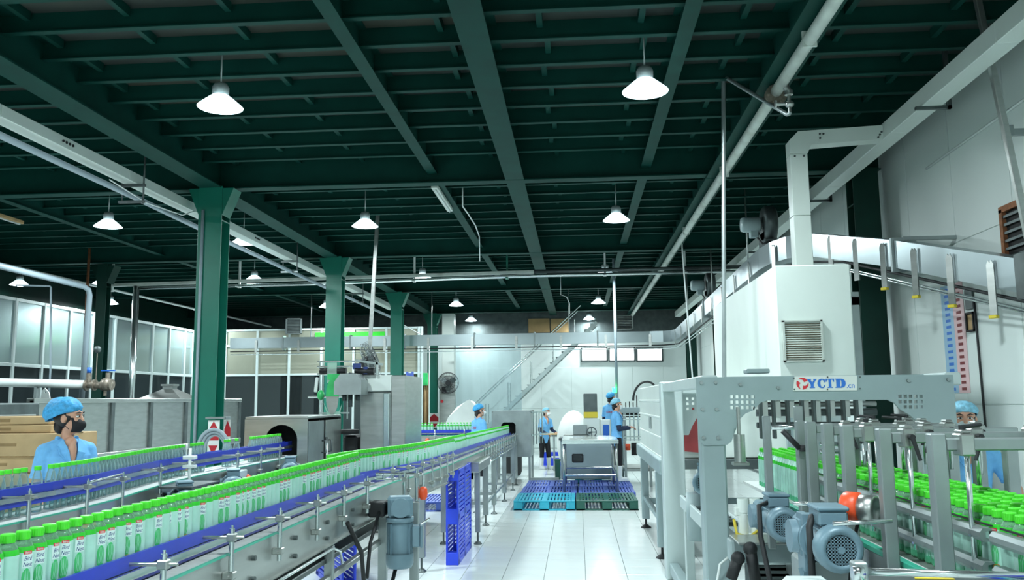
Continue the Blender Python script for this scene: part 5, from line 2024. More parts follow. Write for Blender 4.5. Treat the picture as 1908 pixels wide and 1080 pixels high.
DH = [(.46, .14), (.46, .86), (.56, .84), (.60, .72), (.61, .5), (.60, .28), (.56, .16)]
R_ = sw_/sh_
for G, f0, f1 in ((gY, .222, .372), (gC, .384, .502), (gT, .512, .642), (gD, .657, .818)):
    for P in G:
        lp = [[((f0*R_+q[0]*(f1-f0)*R_)*U_, (.19+q[1]*.61)*U_) for q in P]]
        if G is gD:
            lp.append([((f0*R_+q[0]*(f1-f0)*R_)*U_, (.19+q[1]*.61)*U_) for q in DH])
        lt.plate(lp, .0065, .009, 0, M3)
lt.build('lettering', 'logo_blue', sign)
lt = MB()
vs, fs = text_mesh('.cn', .52*U_, 0, .0, .004*U_)
lt.add([(x*.95+.893*sw_, y+.33*U_, .0067) for x, y, *_ in vs], fs, 0, False, M3)
lt.build('lettering', 'logo_blue', sign, fix=False)
lt = MB()
for k in range(3):
    a0 = 2*pi*k/3+.5
    P = []
    for i in range(9):
        a = a0+1.75*i/8
        P.append((.66*U_+.40*U_*cos(a), .50*U_+.40*U_*sin(a)))
    for i in range(7):
        u = i/6
        a = a0+1.75-(1.2)*u
        r = (.40-.33*sin(pi*min(1, u*.75+.12)))*U_ if u < .9 else .13*U_
        r = (.34*(1-u)+.13*u)*U_
        P.append((.66*U_+r*cos(a-.25), .50*U_+r*sin(a-.25)))
    lt.plate([P], .0065, .009, 0, M3)
lt.build('swirl_logo', 'logo_red', sign)
mb = MB()
for p in ((.10, .88), (.1, .12), (2.3, .10), (2.35, .92), (4.5, .9), (4.45, .12)):
    q = M3 @ V((p[0]*U_, p[1]*U_, .006))
    mb.cyl(q, q+V((0, -.005, 0)), .005, 8)
mb.build('screw', 'steel_dark', sign)

# gripper gear seen through the arch
for k, x in enumerate((1417, 1441, 1467, 1494, 1516, 1543, 1571, 1595)):
    c = at(x, 760, Y=7.0)
    MB().box(c.x-.012, 6.97, 1.40, c.x+.012, 7.03, 1.78, 0, .003).build('gripper_bar', 'steel_dark', t)
    MB().box(c.x+.02, 7.05, 1.56, c.x+.07, 7.09, 1.75, 0, .004).build('gripper_finger', 'white_panel', t)
for z, r in ((1.665, .022), (1.60, .03), (1.50, .025)):
    MB().cyl((1.45, 7.15, z), (2.4, 7.15, z), r, 10).build('shaft', 'steel_dark' if z < 1.65 else 'steel', t)
MB().box(1.35, 6.9, 1.77, 2.42, 7.2, 1.80, 0, .004).build('gripper_carriage', 'dark_inside', t)
mb = MB()
c = at(1378, 830, Y=5.5)
mb.cyl((c.x, 5.5, c.z-.1), (c.x, 5.5, c.z+.07), .035, 12)
mb.cyl((c.x, 5.5, c.z+.07), (c.x, 5.5, c.z+.24), .012, 8)
mb.box(c.x-.05, 5.46, c.z-.12, c.x+.05, 5.54, c.z-.1, 0, .004)
mb.build('cylinder', 'steel', t, fix=False)
# lower beams, plates, handles
a, b = at(1358, 1004, Y=5.2), at(1478, 1046, Y=5.2)
MB().box(a.x, 5.15, b.z, b.x+.35, 5.28, a.z, 0, .008).build('lower_beam', 'machine_grey', t)
MB().box(a.x+.02, 5.0, a.z, b.x+.2, 5.3, a.z+.012, 0, .003).build('bed_plate', 'steel', t)
mb = MB()
for k, (p0, p1) in enumerate((((1398, 1022), (1408, 1085)), ((1375, 1040), (1362, 1078)))):
    q0, q1 = at(*p0, Y=5.0), at(*p1, Y=5.0)
    mb.cyl(q0, q1, .032, 10)
    mb.ell((q0.x, q0.y, q0.z), (.04, .04, .04), 10, 6)
mb.build('black_handle', 'rubber', t, label='black rubber handles under the bed plate')
mb = MB()
for k in range(4):
    q = at(1435, 1046+11*k, Y=5.35)
    mb.box(q.x-.12, 5.3, q.z-.012, q.x+.2, 5.4, q.z+.012, 0, .004)
mb.build('roller', 'steel_bright', t, kind='stuff')
MB().box(1.0, 5.3, .1, 1.6, 5.5, .75, 0, .01).build('inner_panel', 'steel_dark', t)
# air preparation unit with yellow tube
q = at(1391, 960, Y=5.4)
mb = MB()
for dx in (-.02, .05):
    mb.cyl((q.x+dx, 5.4, q.z-.14), (q.x+dx, 5.4, q.z+.02), .028, 12)
    mb.cyl((q.x+dx, 5.4, q.z+.02), (q.x+dx, 5.4, q.z+.1), .034, 12)
mb.box(q.x-.07, 5.38, q.z, q.x+.10, 5.43, q.z+.05, 0, .006)
mb.cyl((q.x+.02, 5.42, q.z-.14), (q.x+.02, 5.42, a.z), .02, 8)
ap = mb.build('air_unit', 'white_panel', t, fix=False)
MB().tube([(q.x-.08, 5.38, q.z-.02), (q.x-.07, 5.36, q.z-.10), (q.x, 5.35, q.z-.12), (q.x+.06, 5.36, q.z-.08), (q.x+.08, 5.38, q.z+.02)], .009, 8).build('yellow_tube', 'yellow', ap)
MB().ell((q.x+.05, 5.36, q.z+.03), (.018, .018, .018), 10, 6).build('blue_knob', 'valve_blue', ap)
# small roller feed table left of the front post
MB().box(.86, 5.95, .80, .89, 7.6, .90, 0, .006).build('feed_rail', 'machine_light', t)
MB().box(1.06, 5.95, .80, 1.09, 7.6, .90, 0, .006).build('feed_rail', 'machine_light', t)
mb = MB()
for k in range(14):
    mb.cyl((.89, 6.02+.115*k, .88), (1.06, 6.02+.115*k, .88), .02, 10)
mb.build('feed_roller', 'steel_dark', t, fix=False, kind='stuff')
for y in (6.15, 7.4):
    MB().box(.87, y-.04, 0, .94, y+.04, .80, 0, .006).build('feed_leg', 'machine_light', t)
gear_motor(t, frame_m((1.0, 6.95, 1.06), (-.2, -1, .1), (0, 0, 1)), .26, .085, 'pale gear motor on the feed table behind the left front post')
MB().tube([(.98, 5.6, .78), (.86, 5.55, .70), (.80, 5.5, .45), (.84, 5.5, .2), (.92, 5.5, .02)], .008, 8).build('white_cable', 'pvc_white', t)
MB().cyl((.93, 7.0, .62), (.93, 7.0, .98), .09, 16).build('feed_drum', 'machine_grey', t)

# ------------------------------------------------------------------ lane conveyor with its gantries
t = thing('lane_conveyor', 'multi lane steel conveyor packed with green capped bottles, gantry posts over it', 'conveyor')
LC = t
mb = sweep(MB(), rect(1.22, BELT_A-.02, 1.72, BELT_A), [(0, 1.9), (0, 6.6)])
mb.build('belt', 'belt_white', t)
PX = 1.155
MB().box(1.205, 2.3, .70, 1.215, 5.6, 1.085, 0, .003).build('side_plate', 'steel_dull', t)
MB().box(1.73, 2.3, .70, 1.74, 6.6, 1.105, 0, .003).build('side_plate', 'steel_dull', t)
MB().box(1.19, 2.0, 1.09, 1.22, 5.6, 1.115, 0, .004).build('wear_strip', 'teal', t)
MB().box(1.08, 2.0, 1.08, 1.11, 2.62, 1.10, 0, .004).build('wear_strip', 'teal', t)
for (y0, y1) in ((2.42, 2.74), (2.80, 4.75)):
    for (z0, z1) in ((1.275, 1.315), (1.175, 1.215)):
        mb = MB()
        pr = [(1.235, z0), (1.262, z0), (1.262, z0+.006), (1.243, z0+.010), (1.243, z1-.010), (1.262, z1-.006), (1.262, z1), (1.235, z1), (1.225, z1-.012), (1.225, z0+.012)]
        sweep(mb, pr, [(0, y0), (0, y1)])
        mb.build('channel_rail', 'steel_dull', t, fix=True)
    MB().box(1.258, y0, 1.32, 1.266, y1, 1.325).build('rubber_edge', 'rubber', t)
for z0, z1 in ((1.28, 1.35),):
    MB().box(1.235, 1.9, 1.22, 1.255, 2.43, 1.315, 0, .006).build('guide_strip', 'guide_blue', t)
MB().box(1.235, 1.9, 1.12, 1.255, 2.46, 1.165, 0, .006).build('guide_strip', 'guide_blue', t)
MB().box(1.225, 1.9, 1.17, 1.24, 2.43, 1.215, 0, .003).build('guide_rail', 'steel_bright', t)
MB().box(1.20, 2.4, 1.30, 1.30, 2.46, 1.318, 0, .004).build('tape_end', 'cardboard', t)
MB().box(1.15, 1.95, 1.06, 1.235, 2.6, 1.10, 0, .004).build('lower_guide', 'guide_blue', t)
MB().box(1.70, 2.3, 1.26, 1.712, 6.0, 1.31, 0, .003).build('far_rail', 'steel_dull', t)
GY = (2.90, 3.38, 3.83, 4.12, 4.41, 4.60)
lv = [.4, -.8, 1.2, -.3, .9, 2.2]
for i, y in enumerate(GY):
    MB().box(PX-.024, y-.024, .0, PX+.024, y+.024, 1.60, 0, .004).build('gantry_post', 'steel_dull', t)
    MB().box(PX+.024, y-.018, 1.545, 2.02 if i < 2 else 1.86, y+.018, 1.585, 0, .004).build('gantry_beam', 'steel_dull', t)
    MB().box(1.80, y-.024, .0, 1.85, y+.024, 1.545, 0, .004).build('gantry_post', 'steel_dull', t)
    rods = (1.235, 1.50, 1.60) if i == 0 else ((1.235, 1.48, 1.69) if i < 4 else (1.46, 1.69))
    for j, x in enumerate(rods):
        zb = 1.16 if j == 0 else 1.39
        r_ = MB()
        r_.cyl((x, y-.03, zb), (x, y-.03, 1.598), .0085, 10)
        r_ = r_.build('hanger_rod', 'steel_bright', t)
        c = MB()
        c.box(x-.023, y-.045, 1.53, x+.023, y+.022, 1.60, 0, .005)
        c.box(x-.016, y-.04, 1.60, x+.016, y+.016, 1.612, 0, .004)
        c = c.build('clamp', 'steel', r_, fix=False)
        a_ = lv[(i+j) % 6] if x < 1.45 else 2.8
        L_ = MB()
        if (i+j) % 2 or (i in (1, 2) and j):
            L_.cyl((x, y-.05, 1.57), (x, y-.075, 1.57), .011, 8)
            L_.cyl((x, y-.07, 1.57), (x+.03*cos(a_), y-.078, 1.57-.085), .009, 8, r1=.007)
        else:
            L_.cyl((x, y-.01, 1.61), (x, y-.01, 1.626), .011, 8)
            L_.cyl((x, y-.01, 1.620), (x+.075*cos(a_), y-.01+.06*sin(a_), 1.627), .0075, 8, r1=.006)
        L_.build('clamp_lever', 'rubber', r_, fix=False)
        if j == 0:
            f = MB()
            f.box(x-.006, y-.05, 1.28, x+.006, y-.0, 1.31, 0, .003)
            f.cyl((x-.01, y-.03, 1.19), (x+.012, y-.03, 1.19), .012, 8)
            f.cyl((x-.01, y-.03, 1.29), (x+.012, y-.03, 1.29), .012, 8)
            f.build('rail_bolt', 'steel_bright', r_, fix=False, kind='stuff')
# lane dividers hanging under the beams farther back
for k, (x, y) in enumerate(((1.40, 4.75), (1.47, 4.72), (1.54, 4.5), (1.60, 4.3), (1.36, 5.0), (1.62, 4.75))):
    MB().box(x-.004, y-.05, 1.34, x+.004, y+.05, 1.56, 0, .002).build('lane_divider', 'steel_dull', t)
MB().bar((1.25, 4.72, 1.565), (1.75, 4.72, 1.565), .03, .03).build('divider_beam', 'steel', t)
c = at(1548, 818, Y=4.5)
for (z, x0_, x1_) in ((1.56, 1.05, 1.3), (1.47, 1.3, 1.42), (1.43, 1.3, 1.42)):
    MB().cyl((x0_, 4.8, z), (x1_, 4.8, z), .012, 8).build('cross_rod', 'steel_bright', t)
mb = MB()
q0, q1 = at(1458, 802, Y=4.55), at(1490, 835, Y=4.55)
mb.cyl(q0, q1, .014, 8)
mb.cyl(q1, q1+V((.05, 0, .0)), .016, 8)
mb.build('big_lever', 'rubber', t)
a, b = at(1492, 756, Y=4.62), at(1497, 945, Y=4.62)
MB().box(a.x-.02, 4.66, 1.05, a.x+.02, 4.70, a.z, 0, .004).build('tall_post', 'steel_dull', t)
MB().box(1.03, 4.9, .9, 1.07, 4.94, 1.62, 0, .004).build('tall_post', 'steel_dull', t)
# motors
gear_motor(t, frame_m((.95, 3.54, 1.165), (0, -1, 0), (0, 0, 1)), .25, .078, 'large blue grey motor facing the camera with square fan grille')
gear_motor(t, frame_m((1.065, 4.94, 1.06), (0, -1, 0), (0, 0, 1)), .29, .080, 'second blue grey motor behind on the left')
MB().box(.89, 3.64, .0, 1.12, 3.82, 1.07, 0, .01).build('motor_stand', 'steel_dull', t)
MB().tube([(.93, 3.5, 1.265), (.89, 3.45, 1.262), (.872, 3.42, 1.23), (.868, 3.4, 1.1), (.88, 3.45, .8), (.93, 3.5, .3)], .014, 8).build('motor_cable', 'rubber', t)
MB().tube([(1.01, 4.8, 1.16), (.955, 4.75, 1.15), (.945, 4.7, 1.0), (.97, 4.6, .75), (1.03, 4.5, .4), (1.08, 4.45, .05)], .014, 8).build('motor_cable', 'rubber', t)
mb = MB()
mb.bar((.895, 3.60, 1.26), (.895, 3.60, 1.04), .03, .1)
mb.bar((.895, 3.60, 1.05), (.86, 3.55, .0), .03, .05)
mb.bar((.895, 3.60, 1.05), (.95, 3.55, .78), .03, .05)
mb.build('cast_bracket', 'motor_blue', t, fix=False)
# orange reflector with steel cup, and its rods
o = at(1596, 946, Y=3.55)
M = frame_m(o, (0, 0, 1), (.75, -.66, 0))
MB().lathe([(0, -.05), (.055, -.05), (.062, -.04), (.062, .01), (.05, .02), (0, .02)], 20, 0, M).build('orange_sensor', 'orange', t)
MB().lathe([(.05, .015), (.055, .02), (.055, .075), (.045, .08), (.04, .07), (0, .065)], 20, 0, M).build('sensor_cup', 'steel', t)
MB().tube([(o.x, o.y, o.z-.06), (o.x-.02, o.y, o.z-.14), (o.x-.03, o.y+.05, o.z-.3)], .007, 6).build('sensor_cable', 'rubber', t)
a, b = at(1478, 937, Y=3.75), at(1572, 941, Y=3.75)
MB().cyl(a, b, .008, 8).build('tie_rod', 'steel_bright', t)
a, b = at(1552, 975, Y=3.2), at(1662, 970, Y=3.2)
MB().cyl(a, b, .008, 8).build('tie_rod', 'steel_bright', t)
# front rail, plate and slatted belt at the bottom edge
MB().cyl((.695, 2.28, 1.285), (1.24, 2.28, 1.272), .0095, 10).build('front_rail', 'steel_bright', t)
MB().box(.68, 2.26, .0, .715, 2.30, 1.31, 0, .004).build('front_post', 'steel_dull', t)
MB().cyl((.672, 2.25, 1.285), (.70, 2.25, 1.285), .018, 10).build('rail_knob', 'steel_bright', t)
MB().box(.75, 2.33, 1.232, 1.12, 2.48, 1.24, 0, .002).build('cover_plate', 'steel_dark', t)
M = Matrix.Translation((.93, 2.42, 1.2405))
MB().plate([[(-.05, -.01), (.05, -.015), (.045, .012), (.0, .006), (-.04, .02)]], 0, .003, 0, M).build('yellow_tag', 'yellow', t)
sl = None
for k in range(14):
    for j in range(4):
        x, y = .76+.075*j, 1.7+.046*k
        if sl is None:
            sl = MB().box(-.036, -.0215, 0, .036, .0215, .012, 0, .002).build('belt_link', 'belt_white', t, fix=False)
            sl.location = (x, y, 1.2)
        else:
            c = sl.copy()
            C.objects.link(c)
            c.location = (x, y, 1.2)
MB().box(.73, 1.6, .9, 1.07, 2.36, 1.195, 0, .01).build('belt_bed', 'steel_dull', t)
for y in (1.7, 2.2):
    for x in (.76, 1.03):
        MB().box(x-.02, y-.02, 0, x+.02, y+.02, .9).build('leg', 'steel_dull', t)
MB().box(.742, 1.7, 1.19, .757, 2.33, 1.222, 0, .003).build('wear_strip', 'teal', t)
mb = MB()
mb.box(.60, 2.45, 1.13, .73, 2.72, 1.19, 0, .014)
mb.lathe([(.045, 0), (.045, .006), (0, .008)], 16, 0, Matrix.Translation((.665, 2.6, 1.19)))
mb.box(.62, 2.5, 0, .70, 2.68, 1.13, 0, .01)
mb.build('junction_box', 'machine_light', t, label='pale grey junction box at the bottom edge')
for y in (2.4, 4.0, 5.4):
    MB().box(1.66, y-.025, 0, 1.71, y+.025, 1.085).build('leg', 'steel_dull', t)
    MB().box(1.23, y-.025, 0, 1.27, y+.025, 1.085).build('leg', 'steel_dull', t)

# ------------------------------------------------------------------ right wall fittings
t = thing('wall_fan_box', 'dark framed exhaust fan opening in the right wall', 'vent', (X1, 8.1, 2.98))
mb = MB()
mb.box(-.06, -.45, -.03, 0, .52, .03)
mb.box(-.06, -.45, .52, 0, .52, .58)
mb.box(-.06, .46, 0, 0, .52, .55)
mb.box(-.06, -.45, 0, 0, -.39, .55)
mb.build('frame', 'rust', t, fix=False)
MB().box(-.02, -.4, 0, -.012, .47, .55).build('opening', 'dark_inside', t)
for k in range(6):
    MB().box(-.05, -.39, .06+.08*k, -.03, .46, .085+.08*k).build('slat', 'steel_dark', t, fix=False)
t = thing('stamp_chart', 'long paper strip on the right wall with blue and pink columns of small marks', 'poster', (X1-.014, 9.9, 1.75))
MB().box(-.004, 0, 0, 0, .29, 1.22).build('blue_half', 'paper_blue', t)
MB().box(-.004, -.27, 0, 0, -.002, 1.22).build('pink_half', 'paper_red', t)
mb = MB()
mr = MB()
for k in range(17):
    z = .03+.07*k
    mb.box(-.006, .08, z, -.004, .20, z+.032)
    mr.box(-.006, -.19, z, -.004, -.08, z+.032)
mb.build('blue_mark', 'logo_blue', t, fix=False, kind='stuff')
mr.build('red_mark', 'red_curtain', t, fix=False, kind='stuff')
t = thing('small_frame', 'small dark picture frame beside the paper strip on the right wall', 'frame', (X1-.014, 9.47, 2.40))
mb = MB()
mb.box(-.03, -.09, 0, 0, .09, .02)
mb.box(-.03, -.09, .19, 0, .09, .21)
mb.box(-.03, -.09, 0, 0, -.07, .21)
mb.box(-.03, .07, 0, 0, .09, .21)
mb.build('frame', 'dark_inside', t, fix=False)
MB().box(-.012, -.07, .02, 0, .07, .19).build('card', 'tan_board', t)
MB().box(-.02, -.09, .24, 0, .09, .46, 0, .004).build('upper_box', 'steel_dark', t)
single(MB().tube([(X1-.03, 9.35, 2.75), (X1-.03, 9.33, 1.9), (X1-.03, 9.30, .3)], .012, 6), 'wall_wire', 'rubber', 'dark wire running down the right wall', 'wire')
single(MB().tube([(X1-.03, 10.3, 4.42), (X1-.03, 7.5, 4.47)], .014, 6), 'wall_pipe', 'pvc_white', 'thin horizontal pipe high on the right wall behind the strut', 'pipe')
single(MB().box(X1-.25, 7.95, 4.1, X1-.012, 8.0, 4.16).box(X1-.25, 7.9, 4.08, X1-.21, 8.05, 4.18), 'wall_bracket', 'steel_dull', 'small steel bracket high on the right wall', 'bracket')
# ================================================================== PEOPLE


def cap_(mb, p0, p1, r0, r1, n=14, M=None):
    """tapered limb with rounded ends"""
    p0, p1 = V(p0), V(p1)
    if M is not None:
        p0, p1 = M @ p0, M @ p1
    d = p1-p0
    L = d.length
    d.normalize()
    u = V((0, 0, 1)) if abs(d.z) < .9 else V((1, 0, 0))
    a = d.cross(u).normalized()
    b = d.cross(a)
    rings = []
    for i in range(1, 5):
        t = -pi/2+pi/2*i/4
        rings.append((p0+d*(r0*sin(t)), max(1e-4, r0*cos(t))))
    for i in range(0, 4):
        t = pi/2*i/4
        rings.append((p1+d*(r1*sin(t)), r1*cos(t)))
    vs = [p0-d*r0]
    for c, r in rings:
        for i in range(n):
            t = 2*pi*i/n
            vs.append(c+a*(r*cos(t))+b*(r*sin(t)))
    vs.append(p1+d*r1)
    fs = [(0, 1+(i+1) % n, 1+i) for i in range(n)]
    for k in range(len(rings)-1):
        for i in range(n):
            fs.append((1+k*n+i, 1+k*n+(i+1) % n, 1+(k+1)*n+(i+1) % n, 1+(k+1)*n+i))
    o = 1+(len(rings)-1)*n
    e = len(vs)-1
    fs += [(o+i, o+(i+1) % n, e) for i in range(n)]
    mb.add(vs, fs, 0, True)


def loft_(mb, rings, n=20, M=None):
    """closed loft of level ellipses (cx,cy,z,rx,ry)"""
    vs, fs = [], []
    for cx, cy, z, rx, ry in rings:
        for i in range(n):
            t = 2*pi*i/n
            vs.append((cx+rx*cos(t), cy+ry*sin(t), z))
    for k in range(len(rings)-1):
        for i in range(n):
            fs.append((k*n+i, k*n+(i+1) % n, (k+1)*n+(i+1) % n, (k+1)*n+i))
    fs.append(tuple(range(n)))
    fs.append(tuple(range(len(vs)-n, len(vs))))
    mb.add(vs, fs, 0, True, M)


def fused(mb, name, m, parent, vox, smooth=4, label=None):
    o = mb.build(name, m, parent, label=label)
    r = o.modifiers.new('fuse', 'REMESH')
    r.mode = 'VOXEL'
    r.voxel_size = vox
    r.use_smooth_shade = True
    s = o.modifiers.new('smooth', 'SMOOTH')
    s.factor = .5
    s.iterations = smooth
    return o


def hand_(mb, w, d, side, curl, s, palm_n):
    """palm, four unequal bent fingers and a thumb from the side; d = pointing direction, palm_n = palm normal"""
    d, pn = V(d).normalized(), V(palm_n)
    pn = (pn-d*pn.dot(d)).normalized()
    x = d.cross(pn)*side
    for k in (-1, -.33, .33, 1):
        cap_(mb, w+d*.012*s+x*(.014*k*s), w+d*.082*s+x*(.030*k*s), .0145*s, .012*s, 8)
    for k, L in ((-1, .062), (-.33, .074), (.33, .080), (1, .070)):
        a = w+d*(.084*s)+x*(.030*k*s)
        d1 = (d*cos(curl)+pn*sin(curl)).normalized()
        d2 = (d*cos(curl*2.1)+pn*sin(curl*2.1)).normalized()
        b = a+d1*(L*.5*s)
        c = b+d2*(L*.5*s)
        cap_(mb, a, b, .0095*s, .0088*s, 8)
        cap_(mb, b, c, .0088*s, .0078*s, 8)
    a = w+d*(.025*s)+x*(.026*s)
    b = a+(d*.6+x*.75+pn*.2).normalized()*(.038*s)
    c = b+(d*.9+x*.15+pn*.4).normalized()*(.032*s)
    cap_(mb, a, b, .012*s, .0105*s, 8)
    cap_(mb, b, c, .0105*s, .0085*s, 8)


def person(label, loc, rz, s=1.0, head_yaw=0., head_pitch=0., lean=0., arms=None, legs=((0, 0), (0, 0)), vox=.009, net='hairnet', mask='mask_white',
           sleeves=None, net_bulk=(0, 0, 0), back_text=False, open_collar=True, forearm_gloves=False, brow=False):
    """arms: for each side (right, left) elbow and wrist offsets from the shoulder; legs: forward/side offsets of the feet"""
    Mx = Matrix.Scale(s, 4)
    Ml = Mx @ Matrix.Translation((0, 0, .86)) @ Matrix.Rotation(-lean, 4, 'X') @ Matrix.Translation((0, 0, -.86))   # upper body leans forward
    body = MB()
    loft_(body, [(0, 0, .80, .13, .095), (0, 0, .90, .145, .10), (0, .0, 1.02, .118, .085), (0, .005, 1.16, .138, .098), (0, 0, 1.28, .150, .090), (0, -.005, 1.345, .12, .065), (0, -.01, 1.38, .06, .05)], 20, Ml)
    cap_(body, (0, -.012, 1.34), (0, .006, 1.455), .049, .046, 14, Ml)
    if open_collar:
        body.ell((0, .094, 1.290), (.032, .030, .095), 12, 10, 0, Ml)
        body.ell((0, .055, 1.365), (.045, .035, .04), 12, 8, 0, Ml)
    hp = V((0, .022, 1.538))
    H = Ml @ Matrix.Translation(hp) @ Matrix.Rotation(lean, 4, 'X') @ Matrix.Rotation(head_yaw, 4, 'Z') @ Matrix.Rotation(-head_pitch, 4, 'X')
    body.ell((0, -.012, .028), (.074, .093, .087), 20, 14, 0, H)
    body.ell((0, .022, -.035), (.059, .067, .082), 18, 12, 0, H)
    body.ell((0, .062, -.092), (.026, .024, .022), 10, 8, 0, H)
    body.ell((0, .070, .032), (.052, .018, .014), 12, 8, 0, H)
    cap_(body, (0, .084, .012), (0, .100, -.026), .008, .0125, 8, H)
    for sx in (-1, 1):
        body.ell((sx*.075, -.006, -.008), (.012, .021, .031), 10, 8, 0, H)
        body.ell((sx*.014, .088, -.031), (.009, .010, .008), 8, 6, 0, H)
        body.ell((sx*.036, .062, -.022), (.022, .022, .020), 10, 8, 0, H)
    body.ell((0, .083, -.060), (.024, .009, .006), 10, 6, 0, H)
    body.ell((0, .081, -.070), (.020, .009, .006), 10, 6, 0, H)
    wr = []
    shirt = MB()
    for k, sx in enumerate((1, -1)):
        sh = V((sx*.150, -.005, 1.315))
        el = sh+V(arms[k][0])
        wp = sh+V(arms[k][1])
        cap_(body, sh, el, .047, .038, 14, Ml)
        cap_(body, el, wp, .037, .025, 14, Ml)
        d = (Ml.to_3x3() @ (wp-el)).normalized()
        pn = V((-sx, .3, -.2)) if abs(d.z) > .6 else V((0, 0, -1))
        hand_(body, Ml @ wp, d, sx, arms[k][2] if len(arms[k]) > 2 else .45, s, Ml.to_3x3() @ pn)
        wr.append((sh, el, wp))
        # sleeve
        t_ = .72
        e2 = sh+(el-sh)*t_
        shirt.cyl(Ml @ (sh+(sh-el)*.0), Ml @ e2, .056*s, 18, 0, .058*s)
        shirt.ell((sh.x, sh.y, sh.z-.004), (.056, .056, .052), 14, 10, 0, Ml)
        cap_(shirt, (sx*.045, -.012, 1.372), (sx*.135, -.008, 1.325), .032, .045, 12, Ml)
    # legs as part of the skin figure
    feet = []
    for k, sx in enumerate((1, -1)):
        f, sd = legs[k]
        hipp = V((sx*.075, 0, .84))
        kn = V((sx*.085+sd*.5, f*.5+.02, .46))
        an = V((sx*.09+sd, f, .09))
        cap_(body, hipp, kn, .078, .052, 14, Mx)
        cap_(body, kn, an, .05, .034, 14, Mx)
        cap_(body, an+V((0, -.03, -.045)), an+V((sx*.01, .13, -.055)), .034, .028, 12, Mx)
        feet.append((hipp, kn, an, sx))
    o = fused(body, 'person', 'skin', None, vox*s)
    o.location = loc
    o.rotation_euler = (0, 0, rz)
    tag(o, label, 'person')
    # shirt
    loft_(shirt, [(0, 0, .70, .158, .112), (0, 0, .86, .160, .115), (0, .003, 1.02, .140, .104), (0, .008, 1.16, .155, .118), (0, .002, 1.27, .168, .106), (0, -.006, 1.345, .135, .078), (0, -.012, 1.385, .072, .060)], 22, Ml)
    st = fused(shirt, 'shirt', 'fabric_blue', o, vox*s*1.1, 3)
    c = MB()
    for sx in (-1, 1):      # two lapels of an open collar, and the collar band behind the neck
        M = Ml @ Matrix.Translation((0, .0, 0))
        P = [V((sx*.055, .045, 1.392)), V((sx*.095, .062, 1.345)), V((sx*.088, .100, 1.285)), V((sx*.012, .124, 1.19)), V((sx*.030, .110, 1.30))]
        Q = [p+V((0, .009, .004)) for p in P]
        c.add(P+Q, [(0, 1, 2, 3, 4), (5, 6, 7, 8, 9)]+[(i, (i+1) % 5, 5+(i+1) % 5, 5+i) for i in range(5)], 0, False, M)
    bandp = [Ml @ V((.066*cos(a), -.012+.058*sin(a), 1.385+.012*cos(a*2))) for a in [pi*.12-pi*1.24*i/14 for i in range(15)]]
    c.tube(bandp, .014*s, 8)
    for k, (sh, el, wp) in enumerate(wr):
        e2 = sh+(el-sh)*.66
        e3 = sh+(el-sh)*.73
        c.cyl(Ml @ e2, Ml @ e3, .0605*s, 18, 0, .061*s)
    c.build('collar_and_cuffs', 'fabric_blue', st, fix=True)
    if back_text:
        vs, fs = text_mesh('BIDRICO', .062, 0, .002, .001)
        tm_ = MB().add([(-x*.62, -(.121-.25*x*x*.4), y+1.215) for x, y, z in vs], fs, 0, False, Ml)
        tm_.build('back_lettering', 'logo_red', st, fix=False)
    if sleeves:
        b = MB()
        for k, (sh, el, wp) in enumerate(wr):
            e2 = sh+(el-sh)*.70
            cap_(b, e2, el, .047, .044, 14, Ml)
            cap_(b, el, el+(wp-el)*.97, .044, .032, 14, Ml)
        b.build('sleeve_guards', sleeves, o)
    # trousers and boots
    tr = MB()
    loft_(tr, [(0, 0, .80, .138, .104), (0, 0, .90, .150, .108), (0, 0, .97, .14, .10)], 20, Mx)
    bt = []
    for hipp, kn, an, sx in feet:
        cap_(tr, hipp, kn, .088, .062, 16, Mx)
        cap_(tr, kn, kn+(an-kn)*.62, .062, .050, 16, Mx)
        b = MB()
        up_ = kn+(an-kn)*.40
        b.cyl(Mx @ up_, Mx @ (an+V((0, 0, -.03))), .066*s, 16, 0, .052*s)
        cap_(b, an+V((0, -.04, -.045)), an+V((sx*.01, .15, -.05)), .046, .040, 14, Mx)
        b.box(an.x-.045, an.y-.085, -.002, an.x+.050, an.y+.19, .03, 0, .01, Mx)
        fused(b, 'boot', 'boot_white', o, vox*s, 3)
    fused(tr, 'trousers', 'trousers', o, vox*s*1.15, 3)
    # hair, cap, mask, eyes
    hr = MB()
    hr.ell((0, -.022, .012), (.079, .092, .088), 18, 12, 0, H)
    hr.ell((0, -.075, -.055), (.052, .038, .055), 12, 8, 0, H)
    hr.build('hair', 'hair', o)
    cb = MB()
    n_, m_ = 44, 14
    vs = []
    for j in range(m_+1):
        ph = (pi*.56)*j/m_
        for i in range(n_):
            t = 2*pi*i/n_
            rp = 1+.030*sin(t*15+1.3*sin(j))*min(1, j/4)+.018*sin(t*7+j*1.1)*min(1, j/4)
            if j >= m_-1:
                rp *= .93
            back = max(0, -sin(t))*min(1, j/4)
            vs.append(((.094+net_bulk[0])*sin(ph)*cos(t)*rp, -.018+(.112+net_bulk[1]*back)*sin(ph)*sin(t)*rp, .052+(.088+net_bulk[2]*(.4+.6*back))*cos(ph)-.012*back*sin(ph)))
    cb.add(vs, [(j*n_+i, (j+1)*n_+i, (j+1)*n_+(i+1) % n_, j*n_+(i+1) % n_) for j in range(m_) for i in range(n_)], 0, True, H @ Matrix.Rotation(.17, 4, 'X'))
    cp = cb.build('hair_net', net, o)
    md = cp.modifiers.new('thick', 'SOLIDIFY')
    md.thickness = .004
